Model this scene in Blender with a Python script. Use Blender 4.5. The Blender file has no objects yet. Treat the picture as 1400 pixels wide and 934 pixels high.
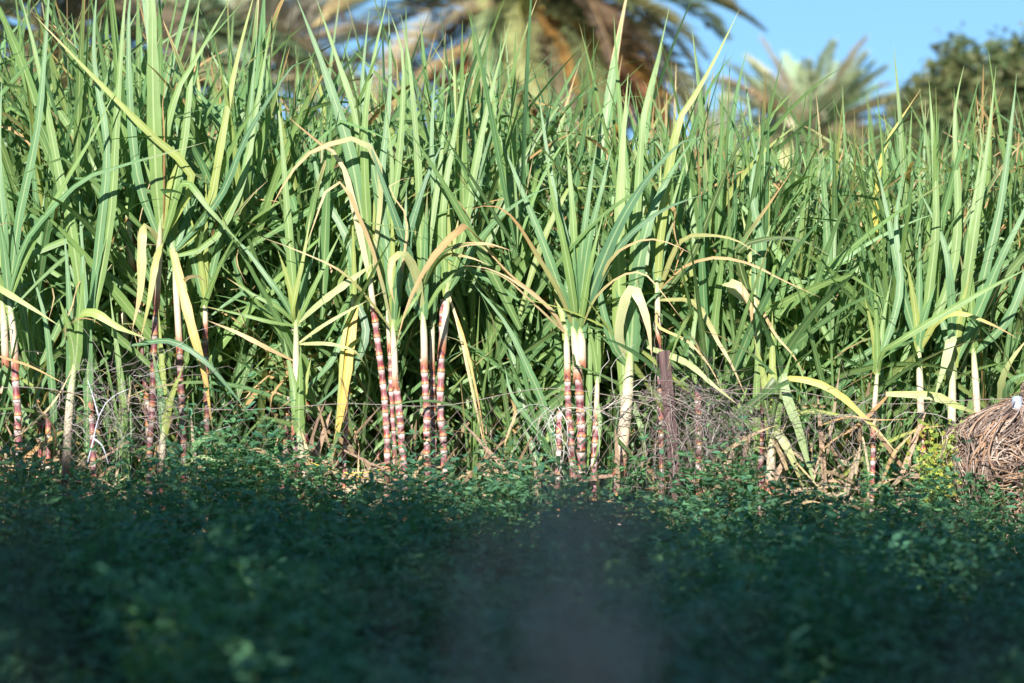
import bpy, math, random
import numpy as np
from mathutils import Vector, Matrix, Quaternion, noise
R = math.radians
PI = math.pi
random.seed(11)
rng = np.random.default_rng(11)
sc = bpy.context.scene
col = sc.collection

# ---------------------------------------------------------------- camera
CAM_Z, TILT, FPX = 1.40, R(1.16), 1400 * 85 / 36.0
cd = bpy.data.cameras.new('camera')
cd.lens = 85
cd.sensor_width = 36
cd.clip_start = 0.05
cd.clip_end = 3000
cd.dof.use_dof = True
cd.dof.focus_distance = 11.85
cd.dof.aperture_fstop = 1.8
cam = bpy.data.objects.new('camera', cd)
cam.location = (0, 0, CAM_Z)
cam.rotation_euler = (PI / 2 - TILT, 0, 0)
col.objects.link(cam)
sc.camera = cam

# ---------------------------------------------------------------- sky, sun, exposure
SUN_EL, SUN_AZ = R(28), R(180 + 13)       # behind the camera, to its left (clockwise from +Y)
world = bpy.data.worlds.new('World')
sc.world = world
world.use_nodes = True
wn = world.node_tree.nodes
wl = world.node_tree.links
bg = wn['Background']
sky = wn.new('ShaderNodeTexSky')
sky.sky_type = 'NISHITA'
sky.sun_disc = False
sky.sun_elevation = SUN_EL
sky.sun_rotation = SUN_AZ
sky.altitude = 300
sky.air_density = 1.0
sky.dust_density = 0.0
sky.ozone_density = 0.6
# the clear desert sky stays deep blue low down: look the colour up a little higher than the horizon
wtc = wn.new('ShaderNodeTexCoord'); wad = wn.new('ShaderNodeVectorMath'); wno = wn.new('ShaderNodeVectorMath')
wad.operation = 'ADD'; wad.inputs[1].default_value = (0, 0, 0.27); wno.operation = 'NORMALIZE'
wl.new(wtc.outputs['Generated'], wad.inputs[0]); wl.new(wad.outputs[0], wno.inputs[0]); wl.new(wno.outputs[0], sky.inputs[0])
wmx = wn.new('ShaderNodeMix'); wmx.data_type = 'RGBA'; wmx.blend_type = 'MULTIPLY'; wmx.inputs[0].default_value = 1.0
wmx.inputs[7].default_value = (0.74, 1.0, 1.04, 1)      # clear, slightly cyan air
wl.new(sky.outputs[0], wmx.inputs[6]); wl.new(wmx.outputs[2], bg.inputs[0])
bg.inputs[1].default_value = 0.095
sd = bpy.data.lights.new('sun', 'SUN')
sd.energy = 4.9
sd.angle = R(0.5)
sd.color = (1.0, 0.95, 0.87)
sun = bpy.data.objects.new('sun', sd)
to_sun = Vector((math.sin(SUN_AZ) * math.cos(SUN_EL), math.cos(SUN_AZ) * math.cos(SUN_EL), math.sin(SUN_EL)))
sun.rotation_euler = to_sun.to_track_quat('Z', 'Y').to_euler()
sun.location = to_sun * 60
col.objects.link(sun)
vs = sc.view_settings
vs.view_transform = 'Standard'
vs.look = 'None'
vs.gamma = 1
vs.use_curve_mapping = False
vs.exposure = 1.3
sc.cycles.use_denoising = True
sc.cycles.max_bounces = 8
sc.cycles.diffuse_bounces = 4
sc.cycles.transmission_bounces = 4
sc.cycles.sample_clamp_indirect = 6


# ---------------------------------------------------------------- helpers
def at(px, py, Y):
    """a photograph pixel (1400 x 934) to the point of the scene at distance Y along the ground"""
    cx, cy = (px - 700) / FPX, (467 - py) / FPX
    d = Vector((cx, math.cos(TILT) + cy * math.sin(TILT), cy * math.cos(TILT) - math.sin(TILT)))
    return Vector((0, 0, CAM_Z)) + d * (Y / d.y)


def tag(o, label=None, cat=None, group=None, kind=None):
    if label: o['label'] = label
    if cat: o['category'] = cat
    if group: o['group'] = group
    if kind: o['kind'] = kind
    return o


def empty(name, loc, rz=0.0):
    o = bpy.data.objects.new(name, None)
    o.empty_display_size = 0.1
    o.location = loc
    o.rotation_euler = (0, 0, rz)
    col.objects.link(o)
    return o


def put(name, me, parent=None, loc=None):
    o = bpy.data.objects.new(name, me)
    if loc is not None: o.location = loc
    col.objects.link(o)
    if parent is not None: o.parent = parent
    return o


def mesh_np(name, V, F, mat, uv=None, colr=None, smooth=True):
    """V (n,3); F (m,k) constant k, or a list of such arrays; uv per vertex; colr per vertex (n,3)"""
    me = bpy.data.meshes.new(name)
    V = np.asarray(V, dtype=np.float32)
    Fs = F if isinstance(F, list) else [F]
    Fs = [np.asarray(f, dtype=np.int32) for f in Fs if len(f)]
    loops = np.concatenate([f.ravel() for f in Fs])
    tot = np.concatenate([np.full(len(f), f.shape[1], dtype=np.int32) for f in Fs])
    start = np.concatenate([[0], np.cumsum(tot)[:-1]]).astype(np.int32)
    me.vertices.add(len(V)); me.vertices.foreach_set('co', V.ravel())
    me.loops.add(len(loops)); me.loops.foreach_set('vertex_index', loops)
    me.polygons.add(len(tot)); me.polygons.foreach_set('loop_start', start)
    me.polygons.foreach_set('loop_total', tot)
    me.polygons.foreach_set('use_smooth', np.full(len(tot), smooth))
    if uv is not None:
        l = me.uv_layers.new(name='UVMap')
        l.data.foreach_set('uv', np.asarray(uv, dtype=np.float32)[loops].ravel())
    if colr is not None:
        a = me.color_attributes.new('tint', 'FLOAT_COLOR', 'POINT')
        c = np.ones((len(V), 4), dtype=np.float32); c[:, :3] = colr
        a.data.foreach_set('color', c.ravel())
    me.update(calc_edges=True)
    me.materials.append(mat)
    return me


class Geo:
    """collects tubes, strips and quads into one mesh"""
    def __init__(self): self.v, self.q, self.t, self.c, self.uv, self.n = [], [], [], [], [], 0

    def add(self, V, Q=None, T=None, c=(1, 1, 1), uv=None):
        V = np.asarray(V, dtype=float).reshape(-1, 3)
        if Q is not None and len(Q): self.q.append(np.asarray(Q) + self.n)
        if T is not None and len(T): self.t.append(np.asarray(T) + self.n)
        self.v.append(V)
        c = np.asarray(c, dtype=float)
        self.c.append(np.tile(c, (len(V), 1)) if c.ndim == 1 else c)
        self.uv.append(np.zeros((len(V), 2)) if uv is None else np.asarray(uv, dtype=float))
        self.n += len(V)

    def tube(self, pts, r, sides=5, c=(1, 1, 1), cap=True):
        P = np.asarray([tuple(p) for p in pts], dtype=float)
        n = len(P)
        rr = np.full(n, r, dtype=float) if np.isscalar(r) else np.asarray(r, dtype=float)
        T = np.gradient(P, axis=0)
        T /= np.maximum(np.linalg.norm(T, axis=1, keepdims=True), 1e-9)
        ref = np.array([0.31, 0.95, 0.02]) if abs(T[0][1]) < 0.8 else np.array([1.0, 0.05, 0.1])
        A = np.cross(T, ref); A /= np.maximum(np.linalg.norm(A, axis=1, keepdims=True), 1e-9)
        B = np.cross(T, A)
        k = np.arange(sides) * 2 * PI / sides
        V = P[:, None, :] + rr[:, None, None] * (np.cos(k)[None, :, None] * A[:, None, :] + np.sin(k)[None, :, None] * B[:, None, :])
        i, j = np.meshgrid(np.arange(n - 1), np.arange(sides), indexing='ij')
        a = i * sides + j; b = i * sides + (j + 1) % sides
        Q = np.stack([a, b, b + sides, a + sides], -1).reshape(-1, 4)
        uv = np.stack(np.meshgrid(np.linspace(0, 1, n), np.arange(sides) / sides, indexing='ij')[::-1], -1).reshape(-1, 2)
        tri = None
        if cap and sides >= 3:
            tri = [(0, s + 1, s) for s in range(1, sides - 1)] + [((n - 1) * sides, (n - 1) * sides + s, (n - 1) * sides + s + 1) for s in range(1, sides - 1)]
        self.add(V.reshape(-1, 3), Q, tri, c, uv)

    def build(self, name, mat, smooth=True):
        F = []
        if self.q: F.append(np.concatenate(self.q))
        if self.t: F.append(np.concatenate(self.t))
        return mesh_np(name, np.concatenate(self.v), F, mat, np.concatenate(self.uv), np.concatenate(self.c), smooth)


def spline(P, n):
    P = np.asarray([tuple(p) for p in P], dtype=float)
    if len(P) == 2: P = np.array([P[0], (P[0] + P[1]) / 2, P[1]])
    d = np.concatenate([[0], np.cumsum(np.linalg.norm(np.diff(P, axis=0), axis=1))])
    Q = np.vstack([2 * P[0] - P[1], P, 2 * P[-1] - P[-2]])
    out = []
    for s in np.linspace(0, d[-1], n):
        i = min(max(np.searchsorted(d, s) - 1, 0), len(P) - 2)
        t = (s - d[i]) / max(d[i + 1] - d[i], 1e-9)
        p0, p1, p2, p3 = Q[i], Q[i + 1], Q[i + 2], Q[i + 3]
        out.append(0.5 * ((2 * p1) + (-p0 + p2) * t + (2 * p0 - 5 * p1 + 4 * p2 - p3) * t * t + (-p0 + 3 * p1 - 3 * p2 + p3) * t ** 3))
    return np.array(out)


# ---------------------------------------------------------------- materials
def mat_new(name):
    m = bpy.data.materials.new(name)
    m.use_nodes = True
    nt = m.node_tree
    return m, nt.nodes, nt.links, nt.nodes['Principled BSDF'], nt.nodes['Material Output']


def nmath(n, l, op, a, b=None, c=None, clamp=False):
    x = n.new('ShaderNodeMath'); x.operation = op; x.use_clamp = clamp
    for k, v in enumerate((a, b, c)):
        if v is None: continue
        if isinstance(v, (int, float)): x.inputs[k].default_value = v
        else: l.new(v, x.inputs[k])
    return x.outputs[0]


def nmix(n, l, fac, a, b, mode='MIX'):
    x = n.new('ShaderNodeMix'); x.data_type = 'RGBA'; x.blend_type = mode
    for k, v in ((0, fac), (6, a), (7, b)):
        if isinstance(v, (int, float)): x.inputs[k].default_value = v
        elif isinstance(v, tuple): x.inputs[k].default_value = v if len(v) == 4 else (*v, 1)
        else: l.new(v, x.inputs[k])
    return x.outputs[2]


def nnoise(n, l, vec, scale, detail=3, rough=0.55):
    x = n.new('ShaderNodeTexNoise'); x.inputs['Scale'].default_value = scale
    x.inputs['Detail'].default_value = detail; x.inputs['Roughness'].default_value = rough
    if vec is not None: l.new(vec, x.inputs['Vector'])
    return x.outputs['Fac']


def nramp(n, l, fac, stops):
    x = n.new('ShaderNodeValToRGB')
    e = x.color_ramp.elements
    while len(e) < len(stops): e.new(0.5)
    for k, (p, c) in enumerate(stops):
        e[k].position = p; e[k].color = (*c, 1)
    l.new(fac, x.inputs[0])
    return x.outputs[0]


def leaf_material(name, translucency=0.33, rough=0.42, spec=0.4, per_piece=False):
    m, n, l, p, out = mat_new(name)
    info = n.new('ShaderNodeObjectInfo')
    att = n.new('ShaderNodeAttribute'); att.attribute_name = 'tint'
    own, wither, rnd = (att.outputs['Color'], att.outputs['Alpha'], att.outputs['Fac']) if per_piece else (info.outputs['Color'], info.outputs['Alpha'], info.outputs['Random'])
    uv = n.new('ShaderNodeUVMap'); sep = n.new('ShaderNodeSeparateXYZ'); l.new(uv.outputs[0], sep.inputs[0])
    u, v = sep.outputs[0], sep.outputs[1]
    geo = n.new('ShaderNodeTexCoord')
    du = nmath(n, l, 'ABSOLUTE', nmath(n, l, 'SUBTRACT', u, 0.5))
    # fine lines along the blade, drifting along its length
    cmb = n.new('ShaderNodeCombineXYZ')
    l.new(nmath(n, l, 'MULTIPLY', u, 22), cmb.inputs[0]); l.new(nmath(n, l, 'MULTIPLY', v, 1.3), cmb.inputs[1])
    l.new(nmath(n, l, 'MULTIPLY', rnd, 40), cmb.inputs[2])
    streak = nnoise(n, l, cmb.outputs[0], 1.0, 2)
    blot = nnoise(n, l, geo.outputs['Object'], 9.0, 3)
    k = nmath(n, l, 'ADD', nmath(n, l, 'MULTIPLY', streak, 0.5), nmath(n, l, 'MULTIPLY', blot, 0.5))
    k = nmath(n, l, 'ADD', k, 0.5)
    c = nmix(n, l, 1.0, own, k, 'MULTIPLY')
    # pale midrib, widest at the base
    w = nmath(n, l, 'SUBTRACT', 0.085, nmath(n, l, 'MULTIPLY', v, 0.06))
    rib = nmath(n, l, 'LESS_THAN', du, w)
    c = nmix(n, l, nmath(n, l, 'MULTIPLY', rib, 0.5), c, (0.42, 0.50, 0.24))
    # withering from tip and margins; the object's alpha says how far
    nz = nnoise(n, l, geo.outputs['Object'], 5.0, 4)
    f = nmath(n, l, 'ADD', nmath(n, l, 'ADD', v, nmath(n, l, 'MULTIPLY', nz, 0.45)), nmath(n, l, 'MULTIPLY', du, 0.5))
    t = nmath(n, l, 'SUBTRACT', 1.62, nmath(n, l, 'MULTIPLY', wither, 1.5))
    fac = nmath(n, l, 'MULTIPLY', nmath(n, l, 'SUBTRACT', f, t), 6.0, clamp=True)
    tan = nramp(n, l, nmath(n, l, 'ADD', nmath(n, l, 'MULTIPLY', rnd, 0.6), nmath(n, l, 'MULTIPLY', streak, 0.5)),
                [(0.1, (0.34, 0.17, 0.07)), (0.45, (0.46, 0.30, 0.14)), (0.8, (0.58, 0.45, 0.26)), (1.0, (0.55, 0.36, 0.22))])
    tan = nmix(n, l, 1.0, tan, k, 'MULTIPLY')
    c = nmix(n, l, fac, c, tan)
    spot = nmath(n, l, 'GREATER_THAN', nnoise(n, l, geo.outputs['Object'], 70, 2), 0.70)
    c = nmix(n, l, nmath(n, l, 'MULTIPLY', spot, 0.35), c, (0.30, 0.20, 0.09))
    l.new(c, p.inputs['Base Color'])
    p.inputs['Roughness'].default_value = rough
    p.inputs['Specular IOR Level'].default_value = spec
    bmp = n.new('ShaderNodeBump'); bmp.inputs['Strength'].default_value = 0.25; bmp.inputs['Distance'].default_value = 0.004
    l.new(streak, bmp.inputs['Height']); l.new(bmp.outputs[0], p.inputs['Normal'])
    tr = n.new('ShaderNodeBsdfTranslucent')
    l.new(nmix(n, l, 1.0, c, (1.15, 1.25, 0.55), 'MULTIPLY'), tr.inputs[0])
    mx = n.new('ShaderNodeMixShader'); mx.inputs[0].default_value = translucency
    l.new(p.outputs[0], mx.inputs[1]); l.new(tr.outputs[0], mx.inputs[2]); l.new(mx.outputs[0], out.inputs[0])
    return m


def tint_material(name, rough=0.7, spec=0.25, translucency=0.0, mul=(1, 1, 1), noise_scale=30, amount=0.5, trans_tint=(1.1, 1.2, 0.6), bump=0.0):
    """colour from each piece's own tint times the object colour, with a grain"""
    m, n, l, p, out = mat_new(name)
    a = n.new('ShaderNodeAttribute'); a.attribute_name = 'tint'
    tc = n.new('ShaderNodeTexCoord')
    nz = nnoise(n, l, tc.outputs['Object'], noise_scale, 3)
    k = nmath(n, l, 'ADD', nmath(n, l, 'MULTIPLY', nz, amount), 1 - amount / 2)
    info = n.new('ShaderNodeObjectInfo')
    c = nmix(n, l, 1.0, a.outputs['Color'], k, 'MULTIPLY')
    c = nmix(n, l, 1.0, c, info.outputs['Color'], 'MULTIPLY')
    c = nmix(n, l, 1.0, c, (*mul, 1), 'MULTIPLY')
    l.new(c, p.inputs['Base Color'])
    p.inputs['Roughness'].default_value = rough
    p.inputs['Specular IOR Level'].default_value = spec
    if bump:
        b = n.new('ShaderNodeBump'); b.inputs['Strength'].default_value = bump; b.inputs['Distance'].default_value = 0.01
        l.new(nz, b.inputs['Height']); l.new(b.outputs[0], p.inputs['Normal'])
    if translucency > 0:
        tr = n.new('ShaderNodeBsdfTranslucent')
        l.new(nmix(n, l, 1.0, c, trans_tint, 'MULTIPLY'), tr.inputs[0])
        mx = n.new('ShaderNodeMixShader'); mx.inputs[0].default_value = translucency
        l.new(p.outputs[0], mx.inputs[1]); l.new(tr.outputs[0], mx.inputs[2]); l.new(mx.outputs[0], out.inputs[0])
    return m


def stalk_material():
    m, n, l, p, out = mat_new('cane_rind')
    uv = n.new('ShaderNodeUVMap'); sep = n.new('ShaderNodeSeparateXYZ'); l.new(uv.outputs[0], sep.inputs[0])
    info = n.new('ShaderNodeObjectInfo'); tc = n.new('ShaderNodeTexCoord')
    nz = nnoise(n, l, tc.outputs['Object'], 24, 4)
    v = nmath(n, l, 'ADD', sep.outputs[1], nmath(n, l, 'MULTIPLY', nmath(n, l, 'SUBTRACT', nz, 0.5), 0.22))
    fr = nmath(n, l, 'FRACT', v)
    band = nramp(n, l, fr, [(0.0, (0.42, 0.16, 0.04)), (0.10, (0.50, 0.24, 0.08)), (0.20, (0.36, 0.07, 0.05)), (0.34, (0.19, 0.040, 0.047)),
                            (0.56, (0.19, 0.052, 0.058)), (0.72, (0.46, 0.31, 0.30)), (0.88, (0.60, 0.53, 0.46)), (0.97, (0.07, 0.03, 0.03)), (1.0, (0.30, 0.14, 0.07))])
    x = n.new('ShaderNodeCombineXYZ'); l.new(nmath(n, l, 'MULTIPLY', sep.outputs[0], 9), x.inputs[0]); l.new(nmath(n, l, 'MULTIPLY', sep.outputs[1], 2.2), x.inputs[1])
    l.new(nmath(n, l, 'MULTIPLY', info.outputs['Random'], 50), x.inputs[2])
    wax = nnoise(n, l, x.outputs[0], 1.0, 3)
    wf = nmath(n, l, 'MULTIPLY', nmath(n, l, 'SUBTRACT', wax, 0.42), 2.4, clamp=True)
    c = nmix(n, l, nmath(n, l, 'MULTIPLY', wf, 0.65), band, (0.44, 0.36, 0.38))
    fine = nmath(n, l, 'ADD', nmath(n, l, 'MULTIPLY', nnoise(n, l, tc.outputs['Object'], 160, 2), 0.7), 0.65)
    c = nmix(n, l, 1.0, c, fine, 'MULTIPLY')
    c = nmix(n, l, 1.0, c, info.outputs['Color'], 'MULTIPLY')
    l.new(c, p.inputs['Base Color'])
    p.inputs['Roughness'].default_value = 0.42
    p.inputs['Specular IOR Level'].default_value = 0.4
    return m


def sheath_material():
    m, n, l, p, out = mat_new('leaf_sheath')
    uv = n.new('ShaderNodeUVMap'); sep = n.new('ShaderNodeSeparateXYZ'); l.new(uv.outputs[0], sep.inputs[0])
    info = n.new('ShaderNodeObjectInfo'); tc = n.new('ShaderNodeTexCoord')
    x = n.new('ShaderNodeCombineXYZ'); l.new(nmath(n, l, 'MULTIPLY', sep.outputs[0], 26), x.inputs[0]); l.new(nmath(n, l, 'MULTIPLY', sep.outputs[1], 1.2), x.inputs[1])
    l.new(nmath(n, l, 'MULTIPLY', info.outputs['Random'], 50), x.inputs[2])
    st = nnoise(n, l, x.outputs[0], 1.0, 2)
    v = nmath(n, l, 'ADD', sep.outputs[1], nmath(n, l, 'MULTIPLY', nmath(n, l, 'SUBTRACT', st, 0.5), 0.16))
    c = nramp(n, l, v, [(0.0, (0.36, 0.12, 0.07)), (0.10, (0.44, 0.20, 0.12)), (0.22, (0.58, 0.44, 0.34)), (0.55, (0.66, 0.58, 0.44)), (0.85, (0.50, 0.53, 0.30)), (1.0, (0.30, 0.42, 0.14))])
    c = nmix(n, l, 1.0, c, nmath(n, l, 'ADD', nmath(n, l, 'MULTIPLY', st, 0.5), 0.72), 'MULTIPLY')
    spots = nmath(n, l, 'GREATER_THAN', nnoise(n, l, tc.outputs['Object'], 60, 3), 0.68)
    c = nmix(n, l, nmath(n, l, 'MULTIPLY', spots, 0.45), c, (0.25, 0.10, 0.06))
    c = nmix(n, l, 1.0, c, info.outputs['Color'], 'MULTIPLY')
    l.new(c, p.inputs['Base Color'])
    p.inputs['Roughness'].default_value = 0.5
    b = n.new('ShaderNodeBump'); b.inputs['Strength'].default_value = 0.3; b.inputs['Distance'].default_value = 0.003
    l.new(st, b.inputs['Height']); l.new(b.outputs[0], p.inputs['Normal'])
    return m


def soil_material():
    m, n, l, p, out = mat_new('soil')
    tc = n.new('ShaderNodeTexCoord')
    a = nnoise(n, l, tc.outputs['Object'], 0.7, 4); b = nnoise(n, l, tc.outputs['Object'], 14, 5)
    c = nramp(n, l, nmath(n, l, 'ADD', nmath(n, l, 'MULTIPLY', a, 0.5), nmath(n, l, 'MULTIPLY', b, 0.5)),
              [(0.3, (0.07, 0.045, 0.03)), (0.5, (0.15, 0.10, 0.065)), (0.7, (0.24, 0.17, 0.11))])
    l.new(c, p.inputs['Base Color']); p.inputs['Roughness'].default_value = 0.95
    bm = n.new('ShaderNodeBump'); bm.inputs['Strength'].default_value = 0.6; bm.inputs['Distance'].default_value = 0.03
    l.new(b, bm.inputs['Height']); l.new(bm.outputs[0], p.inputs['Normal'])
    return m


def wood_material():
    m, n, l, p, out = mat_new('weathered_wood')
    tc = n.new('ShaderNodeTexCoord'); mp = n.new('ShaderNodeMapping'); mp.inputs['Scale'].default_value = (60, 60, 3)
    l.new(tc.outputs['Object'], mp.inputs[0])
    g = nnoise(n, l, mp.outputs[0], 1.0, 4)
    c = nramp(n, l, g, [(0.3, (0.055, 0.032, 0.034)), (0.55, (0.13, 0.075, 0.072)), (0.75, (0.22, 0.15, 0.135))])
    l.new(c, p.inputs['Base Color']); p.inputs['Roughness'].default_value = 0.85
    b = n.new('ShaderNodeBump'); b.inputs['Strength'].default_value = 0.5; b.inputs['Distance'].default_value = 0.004
    l.new(g, b.inputs['Height']); l.new(b.outputs[0], p.inputs['Normal'])
    return m


M_LEAF = leaf_material('cane_leaf')
M_LEAVES = leaf_material('cane_leaf_mass', per_piece=True)
M_STALK = stalk_material()
M_SHEATH = sheath_material()
M_SOIL = soil_material()
M_WOOD = wood_material()
M_ALFALFA = tint_material('alfalfa_leaf', 0.48, 0.3, 0.35, noise_scale=6, amount=0.5, trans_tint=(0.9, 1.2, 0.6))
M_STRAW = tint_material('dry_straw', 0.75, 0.2, 0.12, noise_scale=40, amount=0.6, trans_tint=(1.1, 1.0, 0.8))
M_TWIG = tint_material('dead_twig', 0.8, 0.2, noise_scale=50, amount=0.5)
M_WIRE = tint_material('rusty_wire', 0.6, 0.4, noise_scale=30, amount=0.7)
M_FROND = tint_material('palm_frond', 0.5, 0.35, 0.2, noise_scale=3, amount=0.5, trans_tint=(1.1, 1.1, 0.6))
M_BARK = tint_material('bark', 0.9, 0.15, noise_scale=12, amount=0.9, bump=0.6)
M_TREE = tint_material('tree_leaf', 0.55, 0.3, 0.25, noise_scale=2, amount=0.6)
M_VINE = tint_material('vine_leaf', 0.5, 0.3, 0.35, noise_scale=12, amount=0.4)
M_PIPE = tint_material('pale_plastic', 0.45, 0.4, noise_scale=20, amount=0.25)
M_CORD = tint_material('yellow_cord', 0.6, 0.3, noise_scale=60, amount=0.3)

# ---------------------------------------------------------------- ground
gx = np.concatenate([[-600, -200, -60, -20], np.linspace(-8, 8, 41), [20, 60, 200, 600]])
gy = np.concatenate([[-600, -200, -60, -20], np.linspace(-4, 18, 56), [30, 60, 200, 1500]])
GX, GY = np.meshgrid(gx, gy, indexing='ij')
GZ = np.array([[0.04 * (noise.noise(Vector((x * 0.9, y * 0.9, 3))) + 0.5 * noise.noise(Vector((x * 3, y * 3, 7)))) if abs(x) < 9 and -5 < y < 19 else 0 for y in gy] for x in gx])
i, j = np.meshgrid(np.arange(len(gx) - 1), np.arange(len(gy) - 1), indexing='ij')
k = i * len(gy) + j
o = put('ground', mesh_np('ground', np.stack([GX, GY, GZ], -1).reshape(-1, 3), np.stack([k, k + len(gy), k + len(gy) + 1, k + 1], -1).reshape(-1, 4), M_SOIL))
tag(o, kind='structure')


# ---------------------------------------------------------------- broadleaf trees
def limb_paths(h, spread, nl, seed):
    rr = random.Random(seed)
    paths = []
    for q in range(nl):
        az = q * 2.4 + rr.uniform(-0.4, 0.4); z0 = h * rr.uniform(0.35, 0.6); up = rr.uniform(0.25, 0.45) * h
        r = spread * rr.uniform(0.45, 0.8)
        paths.append([(0, 0, z0), (r * 0.4 * math.cos(az), r * 0.4 * math.sin(az), z0 + up * 0.5), (r * math.cos(az), r * math.sin(az), z0 + up)])
    return paths


def crown_mesh(name, blobs, nleaf, size, tints, seed, clump=0.18):
    """leaf-sized blades scattered in clumps over ellipsoid boughs (cx,cy,cz,rx,ry,rz)"""
    g = np.random.default_rng(seed)
    w = np.array([b[3] * b[4] + b[3] * b[5] for b in blobs]); w = w / w.sum()
    nc = max(nleaf // 26, 1)
    bi = g.choice(len(blobs), nc, p=w)
    B = np.array(blobs)[bi]
    d = g.normal(size=(nc, 3)); d /= np.linalg.norm(d, axis=1, keepdims=True)
    rad = g.uniform(0.45, 1.06, (nc, 1)) ** 0.6
    C = B[:, :3] + d * rad * B[:, 3:6]
    per = 26
    Cc = np.repeat(C, per, 0); n = len(Cc)
    P = Cc + g.normal(size=(n, 3)) * clump
    ax = g.normal(size=(n, 3)); ax[:, 2] = ax[:, 2] * 0.6 - 0.25; ax /= np.linalg.norm(ax, axis=1, keepdims=True)
    s = np.cross(ax, g.normal(size=(n, 3))); s /= np.maximum(np.linalg.norm(s, axis=1, keepdims=True), 1e-6)
    L = size * g.uniform(0.5, 1.4, (n, 1)); W = L * 0.30
    V = np.stack([P, P + ax * L * 0.5 + s * W, P + ax * L, P + ax * L * 0.5 - s * W], 1).reshape(-1, 3)
    Q = np.arange(n * 4).reshape(n, 4)
    t = np.array(tints)
    ci = np.repeat(g.integers(0, len(t), nc), per)
    c = t[ci] * g.uniform(0.75, 1.25, (n, 1))
    return mesh_np(name, V, Q, M_TREE, None, np.repeat(c, 4, 0), smooth=False)


def tree(name, loc, h, r_trunk, spread, blobs, nleaf, size, tints, seed, label, cat, group=None, clump=0.18):
    t = empty(name, loc)
    tag(t, label, cat, group)
    g = Geo()
    g.tube(spline([(0, 0, -0.1), (0.06, 0.03, h * 0.3), (-0.05, 0.05, h * 0.6), (0, 0, h * 0.85)], 8), np.linspace(r_trunk, r_trunk * 0.35, 8), 8, (0.16, 0.11, 0.08))
    put('trunk', g.build('trunk', M_BARK), t)
    for pth in limb_paths(h, spread, 6, seed):
        g = Geo(); g.tube(spline(pth, 6), np.linspace(r_trunk * 0.45, r_trunk * 0.12, 6), 6, (0.15, 0.105, 0.075))
        put('limb', g.build('limb', M_BARK), t)
    cr = put('crown', crown_mesh('crown', blobs, nleaf, size, tints, seed, clump), t)
    return t


# the tall row behind the viewpoint that keeps the alfalfa in shade
SHADE_TINT = [(0.045, 0.075, 0.03), (0.055, 0.09, 0.035), (0.035, 0.06, 0.03)]
for kx, (x, top) in enumerate([(-8.6, 8.7), (-5.2, 8.55), (-1.9, 8.0), (1.3, 7.6), (4.6, 7.5)]):
    bl = [(0, 0, top - 1.2, 2.0, 1.2, 1.2), (0.7, 0.2, top - 2.2, 2.0, 1.3, 1.4), (-0.8, -0.2, top - 3.1, 2.0, 1.3, 1.5), (0.3, 0, top - 4.2, 2.0, 1.2, 1.4)] + ([(0.2, 0, top - 5.2, 1.9, 1.1, 1.3), (0.2, 0.1, top - 4.7, 2.0, 1.2, 1.6), (0, 0, top - 4.0, 2.0, 1.2, 1.2)] if -4 < x < 2 else [])
    tree('broadleaf_tree', (x, -3.2, 0), top * 0.85, 0.22, 1.9, bl, 3950 if len(bl) < 6 else 8200, 0.30, SHADE_TINT, 40 + kx,
         'tall dense dark broadleaf tree in the row shading the alfalfa plot', 'tree', 'shade trees beside the alfalfa plot')

# round tree at right
c0 = at(1315, 200, 46)
tz = c0.z
OL = [(0.075, 0.105, 0.038), (0.105, 0.125, 0.048), (0.055, 0.085, 0.032), (0.13, 0.135, 0.055)]
bl = [(0, 0, tz, 0.95, 1.0, 0.95), (-0.75, -0.2, tz - 0.35, 0.65, 0.7, 0.5), (0.9, 0.2, tz - 0.1, 0.9, 0.9, 1.0), (0.15, -0.3, tz + 0.62, 0.7, 0.6, 0.55), (-0.35, -0.4, tz + 0.2, 0.6, 0.6, 0.5),
      (-1.15, 0, tz - 0.62, 0.55, 0.6, 0.5), (-1.0, -0.3, tz - 1.2, 0.7, 0.6, 0.6), (1.5, 0, tz + 0.3, 0.7, 0.7, 0.9), (-0.35, -0.4, tz - 0.95, 0.9, 0.8, 0.6), (0.6, 0.2, tz - 1.1, 1.1, 0.9, 0.7), (-0.05, -0.1, tz + 1.15, 0.2, 0.2, 0.12), (0.75, 0, tz + 0.95, 0.45, 0.5, 0.35)]
bl = [(b_[0] * 1.53, b_[1], tz + (b_[2] - tz) * 1.53, b_[3] * 1.53, b_[4] * 1.4, b_[5] * 1.53) for b_ in bl]
tree('broadleaf_tree', (c0.x, 46, 0), tz, 0.22, 1.6, bl, 46000, 0.165, OL, 5, 'round olive green tree against blue sky behind the right end of the cane', 'tree', clump=0.16)
# lower bushes behind the field
for px, py, Y, r, sd_ in ((1235, 215, 27, 0.75, 61), (1010, 270, 27, 0.9, 62), (390, 215, 26, 0.95, 63), (840, 265, 30, 0.9, 64), (1130, 275, 34, 1.1, 65)):
    Y, r = Y * 1.45, r * 1.45
    c = at(px, py, Y)
    lab = {1235: 'low olive shrub at the left foot of the round right hand tree', 1010: 'low shrub behind the cane under the gap between two palms',
           390: 'bright leafy shrub behind the cane below the pale palm', 840: 'dull green shrub at the foot of the orange skirted palm', 1130: 'wide dull shrub at the foot of the small upright palm'}[px]
    cz = c.z
    tree('shrub', (c.x, Y, 0), cz * 0.8, 0.06, r * 0.8, [(0, 0, cz - r * 0.4, r, r * 0.8, r * 0.6), (r * 0.5, -0.2, cz - r * 0.9, r * 0.9, r * 0.7, r * 0.6), (-r * 0.5, 0, cz - r, r * 0.9, r * 0.7, r * 0.7), (0, -0.1, cz * 0.45, r, r * 0.8, cz * 0.4)],
         9000, 0.11, [(0.10, 0.13, 0.04), (0.13, 0.15, 0.05), (0.08, 0.11, 0.035)] if px == 390 else OL, sd_, lab, 'shrub')


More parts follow.
